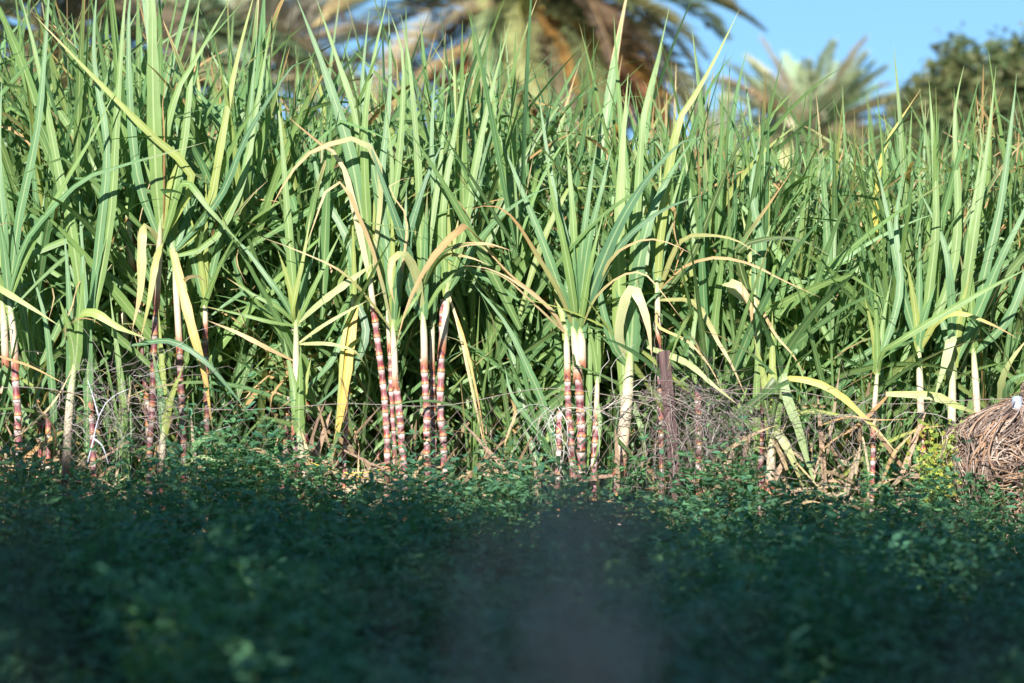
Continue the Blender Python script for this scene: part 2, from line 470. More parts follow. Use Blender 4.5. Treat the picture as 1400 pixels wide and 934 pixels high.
# ---------------------------------------------------------------- date palms
def frond_mesh(L, bend, seed, n=60, lw=0.40):
    """a feather frond in the local XZ plane, starting upwards from the origin along +X/+Z"""
    rr = random.Random(seed)
    P, T = [], []
    x = z = 0; ang = 0.0
    ns = 14
    for s in range(ns + 1):
        P.append((x, 0.02 * math.sin(s), z)); ang = bend * (s / ns) ** 1.3
        x += L / ns * math.cos(ang); z -= L / ns * math.sin(ang)
    P = np.array(P)
    g = Geo()
    g.tube(P, np.linspace(0.018, 0.004, ns + 1), 4, (1.15, 1.1, 0.9))
    V, F, c = [], [], []
    for q in range(n):
        t = 0.14 + 0.86 * (q + 0.5) / n
        f = t * ns; a = min(int(f), ns - 1); p = P[a] + (P[a + 1] - P[a]) * (f - a)
        tg = P[a + 1] - P[a]; tg /= np.linalg.norm(tg)
        up = np.array([-tg[2], 0, tg[0]])
        if up[2] < 0 and abs(tg[2]) < 0.9: up = -up
        for sgn in (-1, 1):
            side = np.array([0, sgn, 0])
            d = tg * (0.55 + 0.5 * t) + side * 0.75 + up * rr.uniform(0.1, 0.55)
            d /= np.linalg.norm(d)
            ln = lw * math.sin(PI * (0.12 + 0.80 * t)) ** 0.7 * rr.uniform(0.85, 1.15)
            w = 0.017
            wv = np.cross(d, up); wv /= np.linalg.norm(wv); wv = wv * 0.8 + up * 0.5
            e = p + d * ln + np.array([0, 0, -0.06 * ln])
            b = len(V)
            V += [p - wv * w * 0.5, p + d * ln * 0.5 + wv * w, e, p + d * ln * 0.5 - wv * w]
            F.append((b, b + 1, b + 2, b + 3)); c += [np.array((1, 1, 1)) * rr.uniform(0.75, 1.2)] * 4
    g.add(V, F, None, np.array(c))
    return g.build('frond', M_FROND, smooth=False)


FR = [[frond_mesh(1.0 * L, b, 70 + 10 * a + q, 96, 0.37) for q in range(2)] for a, (L, b) in enumerate(((2.3, 0.5), (2.5, 1.0), (2.5, 1.5), (2.2, 0.25)))]


def palm(px, py, Y, scale, n_live, n_dead, live, dead, seed, label, el=(15, 85), dead_len=0.75):
    rr = random.Random(seed)
    c = at(px, py, Y)
    t = empty('date_palm', (c.x, Y, 0))
    tag(t, label, 'palm tree', 'date palms behind the cane')
    h = c.z
    g = Geo()
    ring = 34
    zz = np.linspace(-0.1, h + 0.1, ring)
    rad = 0.17 * (1 + 0.13 * np.cos(np.arange(ring) * PI)) * scale ** 0.5
    g.tube([(0.04 * math.sin(z), 0, z) for z in zz], rad, 9, (0.20, 0.115, 0.065))
    put('trunk', g.build('trunk', M_BARK), t)
    for q in range(n_live + n_dead):
        isd = q >= n_live
        if isd:
            e = R(rr.uniform(-78, -22)); m = rr.choice(FR[rr.choice((0, 3))]); s = scale * dead_len * rr.uniform(0.7, 1.15)
            cl = [v * rr.uniform(0.75, 1.25) for v in rr.choice(dead)]
        else:
            f = (q + 0.5) / n_live
            e = R(el[0] + (el[1] - el[0]) * f + rr.uniform(-8, 8)); m = rr.choice(FR[(2, 1, 0, 3)[min(int(f * 4), 3)]]); s = scale * rr.uniform(0.85, 1.1)
            cl = [v * rr.uniform(0.85, 1.2) for v in rr.choice(live)]
        az = q * 2.399963 + rr.uniform(-0.25, 0.25)
        o = put('dead_frond' if isd else 'frond', m, t)
        o.location = (0.1 * math.cos(az), 0.1 * math.sin(az), h - (rr.uniform(0.05, 0.5) if isd else rr.uniform(0, 0.12)))
        qz = Quaternion((0, 0, 1), az) @ Quaternion((0, 1, 0), -e) @ Quaternion((1, 0, 0), rr.uniform(-0.5, 0.5))
        o.rotation_mode = 'QUATERNION'; o.rotation_quaternion = qz
        o.scale = (s, s, s); o.color = (*cl, 1)
    return t


GREY = [(0.23, 0.25, 0.13), (0.28, 0.28, 0.15), (0.18, 0.21, 0.115)]
PALE = [(0.40, 0.42, 0.25), (0.48, 0.46, 0.29), (0.32, 0.37, 0.22)]
ORANGE = [(0.54, 0.27, 0.085), (0.56, 0.32, 0.13), (0.33, 0.15, 0.065), (0.42, 0.27, 0.14)]
TAN = [(0.40, 0.29, 0.17), (0.30, 0.19, 0.11), (0.48, 0.37, 0.23)]
palm(730, 0, 46, 1.75, 92, 96, [(0.23, 0.235, 0.115), (0.27, 0.25, 0.13), (0.19, 0.20, 0.105), (0.33, 0.26, 0.12)], ORANGE, 3, 'large date palm with a skirt of hanging orange dead fronds', (-18, 75), 0.85)
palm(1105, 190, 62, 1.25, 96, 14, PALE, TAN, 4, 'small pale date palm with upright fronds against open sky', (-20, 66), 0.6)
palm(80, 40, 34, 1.8, 48, 40, [(0.15, 0.165, 0.09), (0.19, 0.195, 0.105), (0.12, 0.14, 0.08)], [(0.16, 0.10, 0.06), (0.24, 0.14, 0.08), (0.28, 0.16, 0.085)], 6, 'dark shaggy date palm with a brown trunk behind the left cane', (-25, 80), 0.7)
palm(335, 110, 50, 1.9, 46, 14, [(0.34, 0.36, 0.22), (0.40, 0.40, 0.27)], TAN, 8, 'pale washed out date palm behind the cane left of centre', (-5, 70), 0.7)
palm(975, 225, 68, 1.3, 26, 12, PALE, TAN, 9, 'low tan date palm partly hidden between two larger palms', (-10, 75), 0.7)


# ---------------------------------------------------------------- sugar cane
def blade(C, B, N, W, fold, name='leaf'):
    """blade round centre line C with side vectors B, normals N, half widths W"""
    n = len(C)
    W = np.asarray(W)[:, None] * (1 + 0.10 * np.sin(np.arange(n) * 2.7 + n * C[-1, 2])[:, None]); fold = np.asarray(fold)[:, None]
    l_ = C - B * W + N * W * fold; r_ = C + B * W + N * W * fold
    V = np.stack([l_, C, r_], 1).reshape(-1, 3)
    a = np.arange(n - 1)[:, None] * 3 + np.array([0, 1])[None, :]
    Q = np.stack([a, a + 1, a + 4, a + 3], -1).reshape(-1, 4)
    v = np.linspace(0, 1, n)
    uv = np.stack([np.tile([0, 0.5, 1], n), np.repeat(v, 3)], -1)
    return mesh_np(name, V, Q, M_LEAF, uv)


def width_profile(s, base=0.55, peak=0.3):
    s = np.asarray(s)
    w = np.where(s < peak, base + (1 - base) * np.sin(np.clip(s / peak, 0, 1) * PI / 2), 1 - np.clip((s - peak) / (1 - peak), 0, 1) ** 1.25)
    return np.maximum(w, 0.02)


def proto_leaf(L, W, lean, bend, p, seed, crinkle=0.0, kink=None, turn=None):
    """rises from the origin, leaning towards +X; faces bend over in the XZ plane"""
    rr = random.Random(seed)
    n = 11
    s = np.linspace(0, 1, n)
    ang = lean + bend * s ** p
    if kink: ang = ang + np.where(s > kink[0], kink[1], 0)
    ph = rr.uniform(0, 6.28)
    ysw = rr.uniform(-0.05, 0.05) * L * s ** 2 + crinkle * 0.03 * np.sin(s * 9 + ph)
    dx = np.sin(ang) * L / (n - 1); dz = np.cos(ang) * L / (n - 1)
    x = np.concatenate([[0], np.cumsum(dx)[:-1]]); z = np.concatenate([[0], np.cumsum(dz)[:-1]])
    C = np.stack([x, ysw, z], -1)
    T = np.gradient(C, axis=0); T /= np.linalg.norm(T, axis=1, keepdims=True)
    tw = (rr.uniform(-0.5, 0.5) if turn is None else turn) + rr.uniform(-1.1, 1.1) * s * (1 if turn is None else 0.5) + crinkle * np.sin(s * 7 + ph)
    B0 = np.tile([0, 1, 0], (n, 1)); N0 = np.cross(T, B0); N0 /= np.linalg.norm(N0, axis=1, keepdims=True); B0 = np.cross(N0, T)
    B = B0 * np.cos(tw)[:, None] + N0 * np.sin(tw)[:, None]; N = np.cross(T, B)
    return blade(C, B, N, W * 0.5 * width_profile(s, 0.5, 0.32), -0.32 * (1 - 0.6 * s))


U = random.uniform
UPR = [proto_leaf(U(1.0, 1.5), U(0.028, 0.056), R(U(2, 16)), R(U(-6, 20)), 1.6, 200 + q) for q in range(30)]
MID = [proto_leaf(U(0.9, 1.4), U(0.024, 0.050), R(U(16, 52)), R(U(-8, 40)), 2.0, 300 + q, 0.0, (U(0.4, 0.7), R(U(30, 80))) if q % 7 == 0 else None) for q in range(36)]
ARC = [proto_leaf(U(0.8, 1.2), U(0.020, 0.042), R(U(30, 62)), R(U(30, 100)), 1.5, 400 + q, 0.15, (U(0.3, 0.6), R(U(40, 90))) if q % 5 == 0 else None) for q in range(32)]
CROSS = [proto_leaf(U(0.9, 1.4), U(0.032, 0.056), R(U(8, 62)), R(U(-10, 60)), U(1.3, 2.2), 700 + q, 0.1, (U(0.35, 0.7), R(U(25, 85))) if q % 6 == 0 else None, random.choice((-1, 1)) * U(0.6, 1.35)) for q in range(40)]
DRY = [proto_leaf(U(0.6, 1.0), U(0.012, 0.028), R(U(40, 80)), R(U(60, 110)), 0.8, 500 + q, 0.8) for q in range(16)]
SLIM = [proto_leaf(U(0.6, 1.05), U(0.012, 0.028), R(U(3, 40)), R(U(0, 45)), 1.6, 600 + q) for q in range(24)]


def green(rr, dry=False, teal=0.5):
    if dry:
        b = rr.choice([(0.40, 0.28, 0.12), (0.48, 0.36, 0.20), (0.36, 0.20, 0.08), (0.44, 0.38, 0.16)])
        k = rr.uniform(0.8, 1.2)
        return (b[0] * k, b[1] * k, b[2] * k, rr.uniform(0.6, 1.0))
    t = rr.random()
    a, b = (0.170, 0.270, 0.080), (0.100, 0.215, 0.090)
    if t < 0.12: a = (0.27, 0.31, 0.08)
    m = rr.random()
    k = rr.uniform(0.8, 1.2)
    return tuple((a[q] * (1 - m) + b[q] * m) * k for q in range(3)) + (max(0.0, rr.uniform(-0.3, 0.42)),)


def stalk_mesh(P, r, nodes, sides=10, split=False):
    """cane along polyline P with swollen joints at uneven spacing"""
    per = 6
    q_ = random.Random(int(r * 1e6) + nodes + int(1e4 * abs(P[-1][2])))
    ln = np.array([q_.uniform(0.8, 1.2) for _ in range(nodes)]); ed = np.concatenate([[0], np.cumsum(ln)]) / ln.sum()
    n = nodes * per + 1
    D = spline(P, 80)
    ts = np.interp(np.arange(n) / per, np.arange(nodes + 1), ed)
    C = np.stack([np.interp(ts, np.linspace(0, 1, 80), D[:, k]) for k in range(3)], -1)
    kink = np.array([[q_.gauss(0, 0.10 * r), q_.gauss(0, 0.10 * r), 0] for _ in range(nodes + 1)])
    C = C + np.stack([np.interp(np.arange(n) / per, np.arange(nodes + 1), kink[:, k]) for k in range(3)], -1)
    f = np.arange(n) % per
    rad = r * np.choose(f, [1.12, 1.0, 0.95, 0.94, 0.97, 1.06])
    g = Geo(); g.tube(C, rad, sides)
    g.uv[0][:, 1] = np.repeat(np.arange(n) / per, sides)
    if not split: return g.build('stalk', M_STALK)
    V, uv, out = g.v[0], g.uv[0], []
    for k in range(nodes):
        a, b = k * per * sides, ((k + 1) * per + 1) * sides
        i, j = np.meshgrid(np.arange(per), np.arange(sides), indexing='ij')
        e = i * sides + j; h = i * sides + (j + 1) % sides
        u2 = uv[a:b].copy(); u2[-sides:, 1] -= 0.004
        out.append(mesh_np('internode', V[a:b], np.stack([e, h, h + sides, e + sides], -1).reshape(-1, 4), M_STALK, u2))
    return out


def sheath_mesh(P, r0, r1, sides=9, tip=1.0):
    C = spline(P, 7)
    g = Geo()
    g.tube(C, (r0 + (r1 - r0) * np.linspace(0, 1, 7) ** 0.7) * np.array([1, 1, 1, 1, 1, (1 + tip) / 2, tip]), sides, cap=False)
    V = g.v[0]
    for k in range(sides): V[k] += np.array([0, 0, -0.02 * math.sin(k * 2.1)])   # ragged lower edge
    return g.build('sheath', M_SHEATH)


STALKS = []
for q in range(9):
    w = random.uniform(-0.05, 0.05)
    STALKS.append(stalk_mesh([(0, 0, 0), (w, 0, 0.35), (w * 0.5, w, 0.72), (0, 0, 1.05)], random.uniform(0.014, 0.019), 12, 8))
SHEATHS = [sheath_mesh([(0, 0, -0.28), (0.004, 0, -0.1), (0, 0, 0.06)], 0.020, random.uniform(0.015, 0.02)) for q in range(5)]


def rot_leaf(o, az, tilt=0.0):
    o.rotation_mode = 'QUATERNION'
    o.rotation_quaternion = Quaternion((0, 0, 1), az) @ Quaternion((0, 1, 0), tilt)


def cane(x, y, whorl, label, group, rr, size=1.0, n_up=5, n_mid=4, n_arc=3, n_dry=1, tiller=False, n_cross=0):
    t = empty('sugar_cane', (x, y, 0), rr.uniform(0, 6.28))
    t.rotation_euler = (rr.uniform(-0.09, 0.09), rr.uniform(-0.09, 0.09), t.rotation_euler.z)
    tag(t, label, 'sugar cane', group)
    if not tiller:
        st = put('stalk', rr.choice(STALKS), t); st.scale = (1, 1, whorl / 1.05)
        k = rr.uniform(0.45, 0.9); st.color = (k, k * 1.05, k * 0.95, 1)
        sh = put('sheath', rr.choice(SHEATHS), t, (0, 0, whorl)); k = rr.uniform(0.7, 1.05); sh.color = (k, k, k * 0.95, 1)
    ph = rr.uniform(0, 6.28)
    kinds = [UPR] * n_up + [MID] * n_mid + [ARC] * n_arc + [DRY] * n_dry + [CROSS] * n_cross
    for q, lst in enumerate(kinds):
        if lst is UPR: dz = rr.uniform(0.02, 0.14)
        elif lst is CROSS: dz = rr.uniform(-0.45, 0.10)
        elif lst is MID: dz = rr.uniform(-0.40, 0.06)
        elif lst is ARC: dz = rr.uniform(-0.65, -0.05)
        else: dz = rr.uniform(-0.5, -0.1)
        if lst is not CROSS and rr.random() < (0.4 if tiller else 0.22): lst = SLIM if lst is not DRY else DRY
        o = put('leaf', rr.choice(lst), t, (0, 0, max(0.06, whorl + dz)))
        az_ = ph + q * PI + rr.gauss(0, 0.75) + (0.9 if q % 3 == 0 else 0)
        if lst is CROSS: az_ = (q % 2) * PI + rr.gauss(0, 0.55) - t.rotation_euler.z
        rot_leaf(o, az_, rr.uniform(-0.08, 0.12))
        s = size * rr.uniform(0.8, 1.12)
        o.scale = (s, s * rr.uniform(0.82, 1.2), s)
        c = green(rr, dry=(lst is DRY))
        if lst is ARC and rr.random() < 0.2: c = green(rr, True)
        o.color = c
    return t


TOPX = [-300, 0, 200, 350, 500, 700, 850, 950, 1040, 1130, 1230, 1300, 1400, 1700]
TOPZ = [3.3, 3.27, 3.2, 3.1, 3.0, 2.92, 2.80, 2.68, 2.54, 2.50, 2.50, 2.58, 2.58, 2.6]
ZONES = [(110, 'behind the stub pair at the left edge'), (290, 'behind the grey twig tangle'), (400, 'behind the broad tan dead leaf'),
         (520, 'between the lone pale stem and the purple clump'), (640, 'behind the clump of striped purple stalks'),
         (740, 'between the purple clump and the thick pair'), (870, 'behind the thick pair and its leaf fan'), (1010, 'behind the wooden fence post'),
         (1130, 'behind the folded pale leaf'), (1250, 'behind the bare chain link'), (9999, 'behind the three pale stems')]


def zone(px):
    for e, lab in ZONES:
        if px < e: return lab


rr = random.Random(77)
n_canes = 0
placed = []
tries = 0
while n_canes < 150 and tries < 6000:
    tries += 1
    y = 12.12 + 2.5 * rr.random() ** 1.1
    px = rr.uniform(-130, 1530)
    x = (px - 700) / FPX * y
    if any((x - a) ** 2 + (y - b) ** 2 < 0.11 ** 2 for a, b in placed): continue
    placed.append((x, y))
    tall = rr.random() < 0.42
    zt = np.interp(px, TOPX, TOPZ) - (rr.uniform(0, 0.25) if tall else rr.uniform(0.3, 1.0))
    wh = max(0.30, zt - 1.28)
    lab = ('tall leafy cane rising above the mass ' if tall else 'lower leafy cane inside the mass ') + zone(px)
    right = px > 1000
    low = wh < 0.75
    cane(x, y, wh, lab, ('tall canes ' if tall else 'lower canes ') + zone(px), rr, 0.88 if right else 1.0, rr.choice((2, 3, 4)) if tall else rr.choice((3, 4, 5)), rr.choice((4, 5)), rr.choice((3, 4)), rr.choice((1, 1, 2)), tiller=low, n_cross=rr.choice((4, 5, 6)))
    n_canes += 1
# young shoots that leaf from near the ground
n_sh = 0
while n_sh < 62:
    y = 11.93 + 2.2 * rr.random() ** 1.6
    px = rr.uniform(-60, 1460) if n_sh % 3 else rr.uniform(10, 310)
    if 300 < px < 640 and y < 12.6: continue
    x = (px - 700) / FPX * y
    k = rr.uniform(0.15, 0.6)
    cane(x, y, k, 'young cane shoot leafing near the ground ' + zone(px), 'young shoots ' + zone(px), rr, 0.85, rr.choice((4, 5, 6)), 6, 3, 1, tiller=True)
    n_sh += 1


# slanting leafy canes at the front of the mass, in the stretches without bare stalks
for q in range(58):
    px = rr.choice((rr.uniform(250, 400), rr.uniform(625, 760), rr.uniform(880, 1260), rr.uniform(980, 1260), rr.uniform(1000, 1420), rr.uniform(-20, 220), rr.uniform(430, 560)))
    y = rr.uniform(11.95, 12.5)
    zt = np.interp(px, TOPX, TOPZ) - rr.uniform(0.25, 1.15)
    cane((px - 700) / FPX * y, y, max(0.35, zt - 1.1), 'cane with broad crossing leaves in mass ' + zone(px), 'broad crossing canes ' + zone(px), rr, 0.92, 2, 2, 2, 1, tiller=True, n_cross=9)

for q in range(15):
    px = (905, 940, 975, 1010, 1045, 1080, 1110, 1140, 1170, 1205, 1240, 1275, 660, 715, 330)[q] + rr.uniform(-12, 12)
    y = rr.uniform(11.95, 12.2)
    cane((px - 700) / FPX * y, y, np.interp(px, TOPX, TOPZ) - rr.uniform(1.3, 1.5), 'front cane with a tall sunlit leaf fan ' + zone(px), 'sunlit fans ' + zone(px), rr, 0.97, 6, 3, 1, 0, tiller=True, n_cross=5)

# the countless leaves deeper in the stand, one mass
def flat(me):
    n = len(me.vertices); v = np.empty(n * 3); me.vertices.foreach_get('co', v)
    lp = np.empty(len(me.loops), dtype=np.int32); me.loops.foreach_get('vertex_index', lp)
    uvl = np.empty(len(me.loops) * 2); me.uv_layers[0].data.foreach_get('uv', uvl)
    uv = np.zeros((n, 2)); uv[lp] = uvl.reshape(-1, 2)
    return v.reshape(-1, 3), lp.reshape(-1, 4), uv


FL = {k_: [flat(m_) for m_ in lst] for k_, lst in (('u', UPR), ('m', MID), ('a', ARC), ('s', SLIM), ('d', DRY), ('x', CROSS))}
TV, TQ, TU, TC, tn = [], [], [], [], 0
for q in range(6800):
    px = rr.uniform(-150, 1550) if q % 4 else rr.uniform(880, 1480)
    y = 12.3 + 3.0 * rr.random() ** 1.15
    zt = np.interp(px, TOPX, TOPZ)
    kd = rr.choices('umasdx', (3, 3, 3, 2, 1, 8) if px < 880 else (6, 5, 2, 2, 1, 5))[0]
    v, f, uv = rr.choice(FL[kd])
    sc_ = rr.uniform(0.75, 1.1)
    reach = {'u': 1.15, 'm': 0.95, 'a': 0.6, 's': 0.8, 'd': 0.4, 'x': 0.85}[kd] * sc_
    z0 = rr.uniform(0.05, max(0.3, zt - (0.24 if px < 900 else 0.18) - reach))
    Rm = np.array((Quaternion((0, 0, 1), rr.uniform(0, 6.28) if kd != 'x' else rr.choice((0, PI)) + rr.gauss(0, 0.6)) @ Quaternion((0, 1, 0), rr.uniform(-0.12, 0.15))).to_matrix())
    TV.append((v * np.array([1, rr.uniform(0.8, 1.2), 1])) @ Rm.T * sc_ + np.array([(px - 700) / FPX * y, y, z0]))
    TQ.append(f + tn); TU.append(uv); tn += len(v)
    c = green(rr, dry=(kd == 'd' or rr.random() < 0.05))
    TC.append(np.tile(c, (len(v), 1)))
me = mesh_np('cane_thicket', np.concatenate(TV), np.concatenate(TQ), M_LEAVES, np.concatenate(TU), np.concatenate(TC)[:, :3])
cl = np.concatenate(TC).astype(np.float32); me.color_attributes['tint'].data.foreach_set('color', cl.ravel())
tag(put('cane_thicket', me), 'dense thicket of crossing cane leaves filling the stand behind the front rows', 'sugar cane', kind='stuff')

# ---- canes that can be told apart along the front
def front_leaf(parent, pts, wpx, colr, dry=0.0, Y=11.7, dy=0.0, roll=(0, 0), bulge=0.06, base=0.5, peak=0.3, fold=0.25, n=13):
    P = []
    m = len(pts)
    for q, (px, py) in enumerate(pts):
        t = q / (m - 1)
        P.append(at(px, py, Y + dy * t - bulge * math.sin(PI * t)))
    C = spline(P, n)
    s = np.linspace(0, 1, n)
    T = np.gradient(C, axis=0); T /= np.linalg.norm(T, axis=1, keepdims=True)
    Nn = np.tile(np.array([-0.15, -0.85, 0.5]), (n, 1))
    B = np.cross(T, Nn); B /= np.maximum(np.linalg.norm(B, axis=1, keepdims=True), 1e-6)
    Nn = np.cross(B, T)
    a = np.radians(roll[0] + (roll[1] - roll[0]) * s)[:, None]
    B2 = B * np.cos(a) + Nn * np.sin(a); N2 = np.cross(B2, T)
    wpx = wpx * (0.48 if dry > 0.5 else 0.88 if wpx < 18 else 1.0)
    W = wpx * 0.5 * Y / FPX * width_profile(s, base, peak)
    C = C - np.array(parent.location)
    o = put('leaf', blade(C, B2, N2, W, -fold * (1 - 0.5 * s)), parent)
    o.color = (*colr, dry)
    return o


G1, G2, G3 = (0.165, 0.265, 0.078), (0.112, 0.225, 0.092), (0.085, 0.18, 0.09)
GY, GD = (0.27, 0.32, 0.085), (0.07, 0.115, 0.035)
CRM, PNK, ORG, BRN, OLV, TN = (0.60, 0.53, 0.34), (0.52, 0.36, 0.25), (0.52, 0.30, 0.07), (0.26, 0.13, 0.06), (0.30, 0.29, 0.11), (0.47, 0.34, 0.18)


def front_cane(label, Y, stalk=None, r_px=10, nodes=10, sheath=None, sr=11, leaves=(), extra=(), tintk=1.0, group=None, pale=1.0, name='sugar_cane'):
    """stalk, sheath: pixel polylines bottom to top; leaves: (points, width, colour, dryness, options)"""
    first = (stalk or sheath or leaves[0][0])[0]
    base = at(first[0], 790, Y); base.z = 0
    t = empty(name, base)
    tag(t, label, 'sugar cane', group or 'front row canes')
    off = np.array(base)
    if stalk:
        P = [np.array(at(px, py, Y)) - off for px, py in stalk]
        P = [np.array([P[0][0], 0, 0.0])] + P
        st = put('stalk', None, t)
        for me in stalk_mesh(P, r_px * 0.5 * Y / FPX, int(nodes * 1.35 + 0.5), split=True):
            o = put('internode', me, st)
            k = tintk * rr.uniform(0.72, 1.1)
            o.color = (k, k, k, 1)
    for sh in ([sheath] if sheath and not isinstance(sheath[0], list) else (sheath or [])):
        P = [np.array(at(px, py, Y)) - off + np.array([0, -0.004, 0]) for px, py in sh]
        o = put('sheath', sheath_mesh(P, sr * 0.5 * Y / FPX, sr * 0.42 * Y / FPX, tip=0.6), t)
        o.color = (pale * 0.80, pale * 0.80, pale * 0.76, 1)
        (ax_, ay_), (bx_, by_) = sh[-2], sh[-1]
        for dx_, ln_ in ((rr.uniform(-26, -10), rr.uniform(80, 140)), (rr.uniform(8, 26), rr.uniform(80, 140)), (rr.uniform(-6, 6), rr.uniform(110, 180))):
            front_leaf(t, [(bx_ + (ax_ - bx_) * 0.3, by_ + 12), (bx_ + dx_ * 0.15, by_ - 14), (bx_ + dx_ * 0.5, by_ - ln_ * 0.5), (bx_ + dx_ * 1.3, by_ - ln_)], sr * 1.25, rr.choice((G1, G2, GY)), rr.uniform(0, 0.3), Y=Y - 0.012, dy=rr.uniform(-0.05, 0.15), bulge=0.0, base=0.95, peak=0.25, fold=0.5)
    for lf in leaves:
        pts, w, c, d = lf[:4]
        kw = lf[4] if len(lf) > 4 else {}
        kw = dict({'Y': Y}, **kw)
        front_leaf(t, pts, w, c, d, **kw)
    return t


front_cane('pair of thick striped canes with pale sheaths under a wide fan of leaves', 11.72, [(795, 645), (793, 560), (790, 500)], 12, 11, [[(790, 520), (788, 480), (783, 446)], [(795, 500), (795, 470), (793, 450)]], 14, [
    ([(785, 450), (777, 350), (757, 265), (735, 120)], 15, G2, 0.1, {'dy': 0.25}),
    ([(787, 450), (785, 330), (779, 240), (774, 170)], 13, G1, 0.2, {'dy': 0.1}),
    ([(789, 450), (796, 340), (806, 260), (817, 190)], 13, G2, 0.2, {'dy': 0.05}),
    ([(790, 450), (803, 340), (822, 260), (838, 195)], 14, G2, 0.1, {}),
    ([(792, 450), (815, 380), (850, 300), (892, 235), (935, 192), (958, 188)], 18, G3, 0.1, {'dy': -0.2}),
    ([(792, 450), (825, 370), (862, 320), (910, 285), (962, 266)], 15, G3, 0.2, {'dy': -0.15}),
    ([(785, 450), (765, 400), (735, 350), (703, 300), (675, 281), (640, 287)], 15, OLV, 0.55, {'dy': -0.3}),
    ([(786, 450), (760, 380), (738, 320), (705, 240), (680, 180)], 14, G2, 0.2, {'dy': 0.1}),
    ([(795, 450), (830, 362), (860, 335), (890, 327), (920, 334), (948, 349)], 12, OLV, 0.6, {'dy': -0.35}),
    ([(794, 452), (812, 410), (842, 381), (871, 372), (892, 384), (935, 440)], 8, OLV, 0.7, {'dy': -0.3}),
    ([(792, 455), (800, 400), (812, 340), (826, 290)], 11, G1, 0.1, {'dy': -0.1}),
    ([(788, 452), (782, 400), (770, 330), (752, 250), (748, 205)], 13, G1, 0.1, {'dy': -0.1}),
])
front_cane('slim striped cane just left of the thick pair, brown dead leaves at top', 11.76, [(783, 640), (777, 560), (776, 505)], 9, 11, [(776, 515), (775, 480), (774, 452)], 10, [
    ([(774, 458), (755, 425), (720, 396), (690, 377), (662, 366), (632, 363)], 11, BRN, 1.0, {'dy': -0.2, 'roll': (20, -20)}),
    ([(772, 455), (740, 410), (700, 378), (668, 345), (632, 318)], 8, ORG, 0.95, {'dy': -0.15}),
    ([(773, 456), (730, 415), (690, 380), (655, 368)], 7, PNK, 0.9, {'dy': -0.25}),
])
front_cane('thick dark striped cane third from right in the purple striped clump', 11.75, [(584, 645), (583, 560), (580, 490)], 10, 13, [(580, 503), (580, 470), (578, 424)], 11, [
    ([(577, 432), (562, 365), (544, 308), (520, 240), (500, 182)], 15, G3, 0.05, {'dy': -0.1}),
    ([(578, 430), (571, 385), (560, 355), (547, 346), (535, 358), (533, 385), (539, 415)], 15, (0.42, 0.43, 0.20), 0.4, {'dy': -0.25, 'peak': 0.5}),
    ([(574, 400), (593, 356), (621, 337), (664, 333), (700, 343)], 12, GD, 0.5, {'dy': -0.25}),
    ([(576, 390), (605, 351), (638, 351), (668, 362)], 9, OLV, 0.4, {'dy': -0.2}),
    ([(580, 430), (600, 395), (625, 372), (655, 350)], 8, G1, 0.2, {}),
    ([(576, 432), (560, 395), (557, 330), (575, 266), (588, 231), (611, 184)], 15, G3, 0.0, {'dy': 0.0}),
    ([(579, 432), (584, 340), (600, 240), (612, 120)], 13, G1, 0.1, {'dy': 0.15}),
    ([(579, 432), (575, 340), (571, 220), (560, 90), (548, 20)], 14, G1, 0.1, {'dy': 0.15}),
])
front_cane('leaning mottled cane with a red tip, rightmost of the purple striped clump', 11.8, [(608, 645), (602, 560), (604, 470), (607, 410)], 10, 13, [(604, 480), (609, 430), (612, 392)], 12, [
    ([(612, 398), (628, 450), (645, 530), (660, 600), (669, 645)], 10, PNK, 0.9, {'dy': -0.12, 'roll': (0, 30)}),
    ([(614, 405), (636, 470), (655, 555), (667, 640)], 8, ORG, 0.55, {'dy': -0.16}),
    ([(611, 400), (630, 330), (650, 225), (668, 140), (698, 28)], 15, G1, 0.1, {'dy': 0.1}),
    ([(611, 400), (604, 300), (618, 200), (640, 90)], 14, G1, 0.1, {'dy': 0.15}),
    ([(612, 402), (650, 335), (690, 290), (735, 262), (760, 255)], 12, G2, 0.2, {'dy': -0.1}),
])
front_cane('short thin striped cane tucked between two thicker canes of the purple clump', 11.85, [(593, 640), (592, 560), (591, 500)], 8, 14, [(591, 505), (591, 470), (592, 430)], 8, [
    ([(592, 440), (598, 330), (590, 200), (596, 80)], 13, G2, 0.1, {'dy': 0.1}),
])
front_cane('striped cane with a pale sheath left of centre in the purple clump', 11.73, [(553, 645), (545, 560), (541, 520)], 10, 12, [(541, 532), (539, 480), (537, 440)], 10, [
    ([(538, 448), (541, 400), (552, 330), (556, 250)], 13, G2, 0.1, {}),
    ([(537, 448), (520, 380), (505, 330), (487, 288), (474, 256), (460, 249), (445, 262), (432, 298), (417, 342)], 12, (0.34, 0.32, 0.17), 0.72, {'dy': -0.3, 'peak': 0.55}),
    ([(539, 450), (560, 420), (585, 385)], 8, G1, 0.2, {}),
    ([(536, 450), (530, 350), (520, 260), (533, 120), (531, 10)], 15, G2, 0.1, {'dy': 0.2}),
    ([(537, 450), (548, 380), (556, 300), (533, 262), (540, 248), (571, 242)], 9, BRN, 0.7, {'dy': -0.1}),
    ([(536, 452), (505, 410), (465, 370), (400, 340), (350, 322)], 8, OLV, 0.6, {'dy': -0.2}),
])
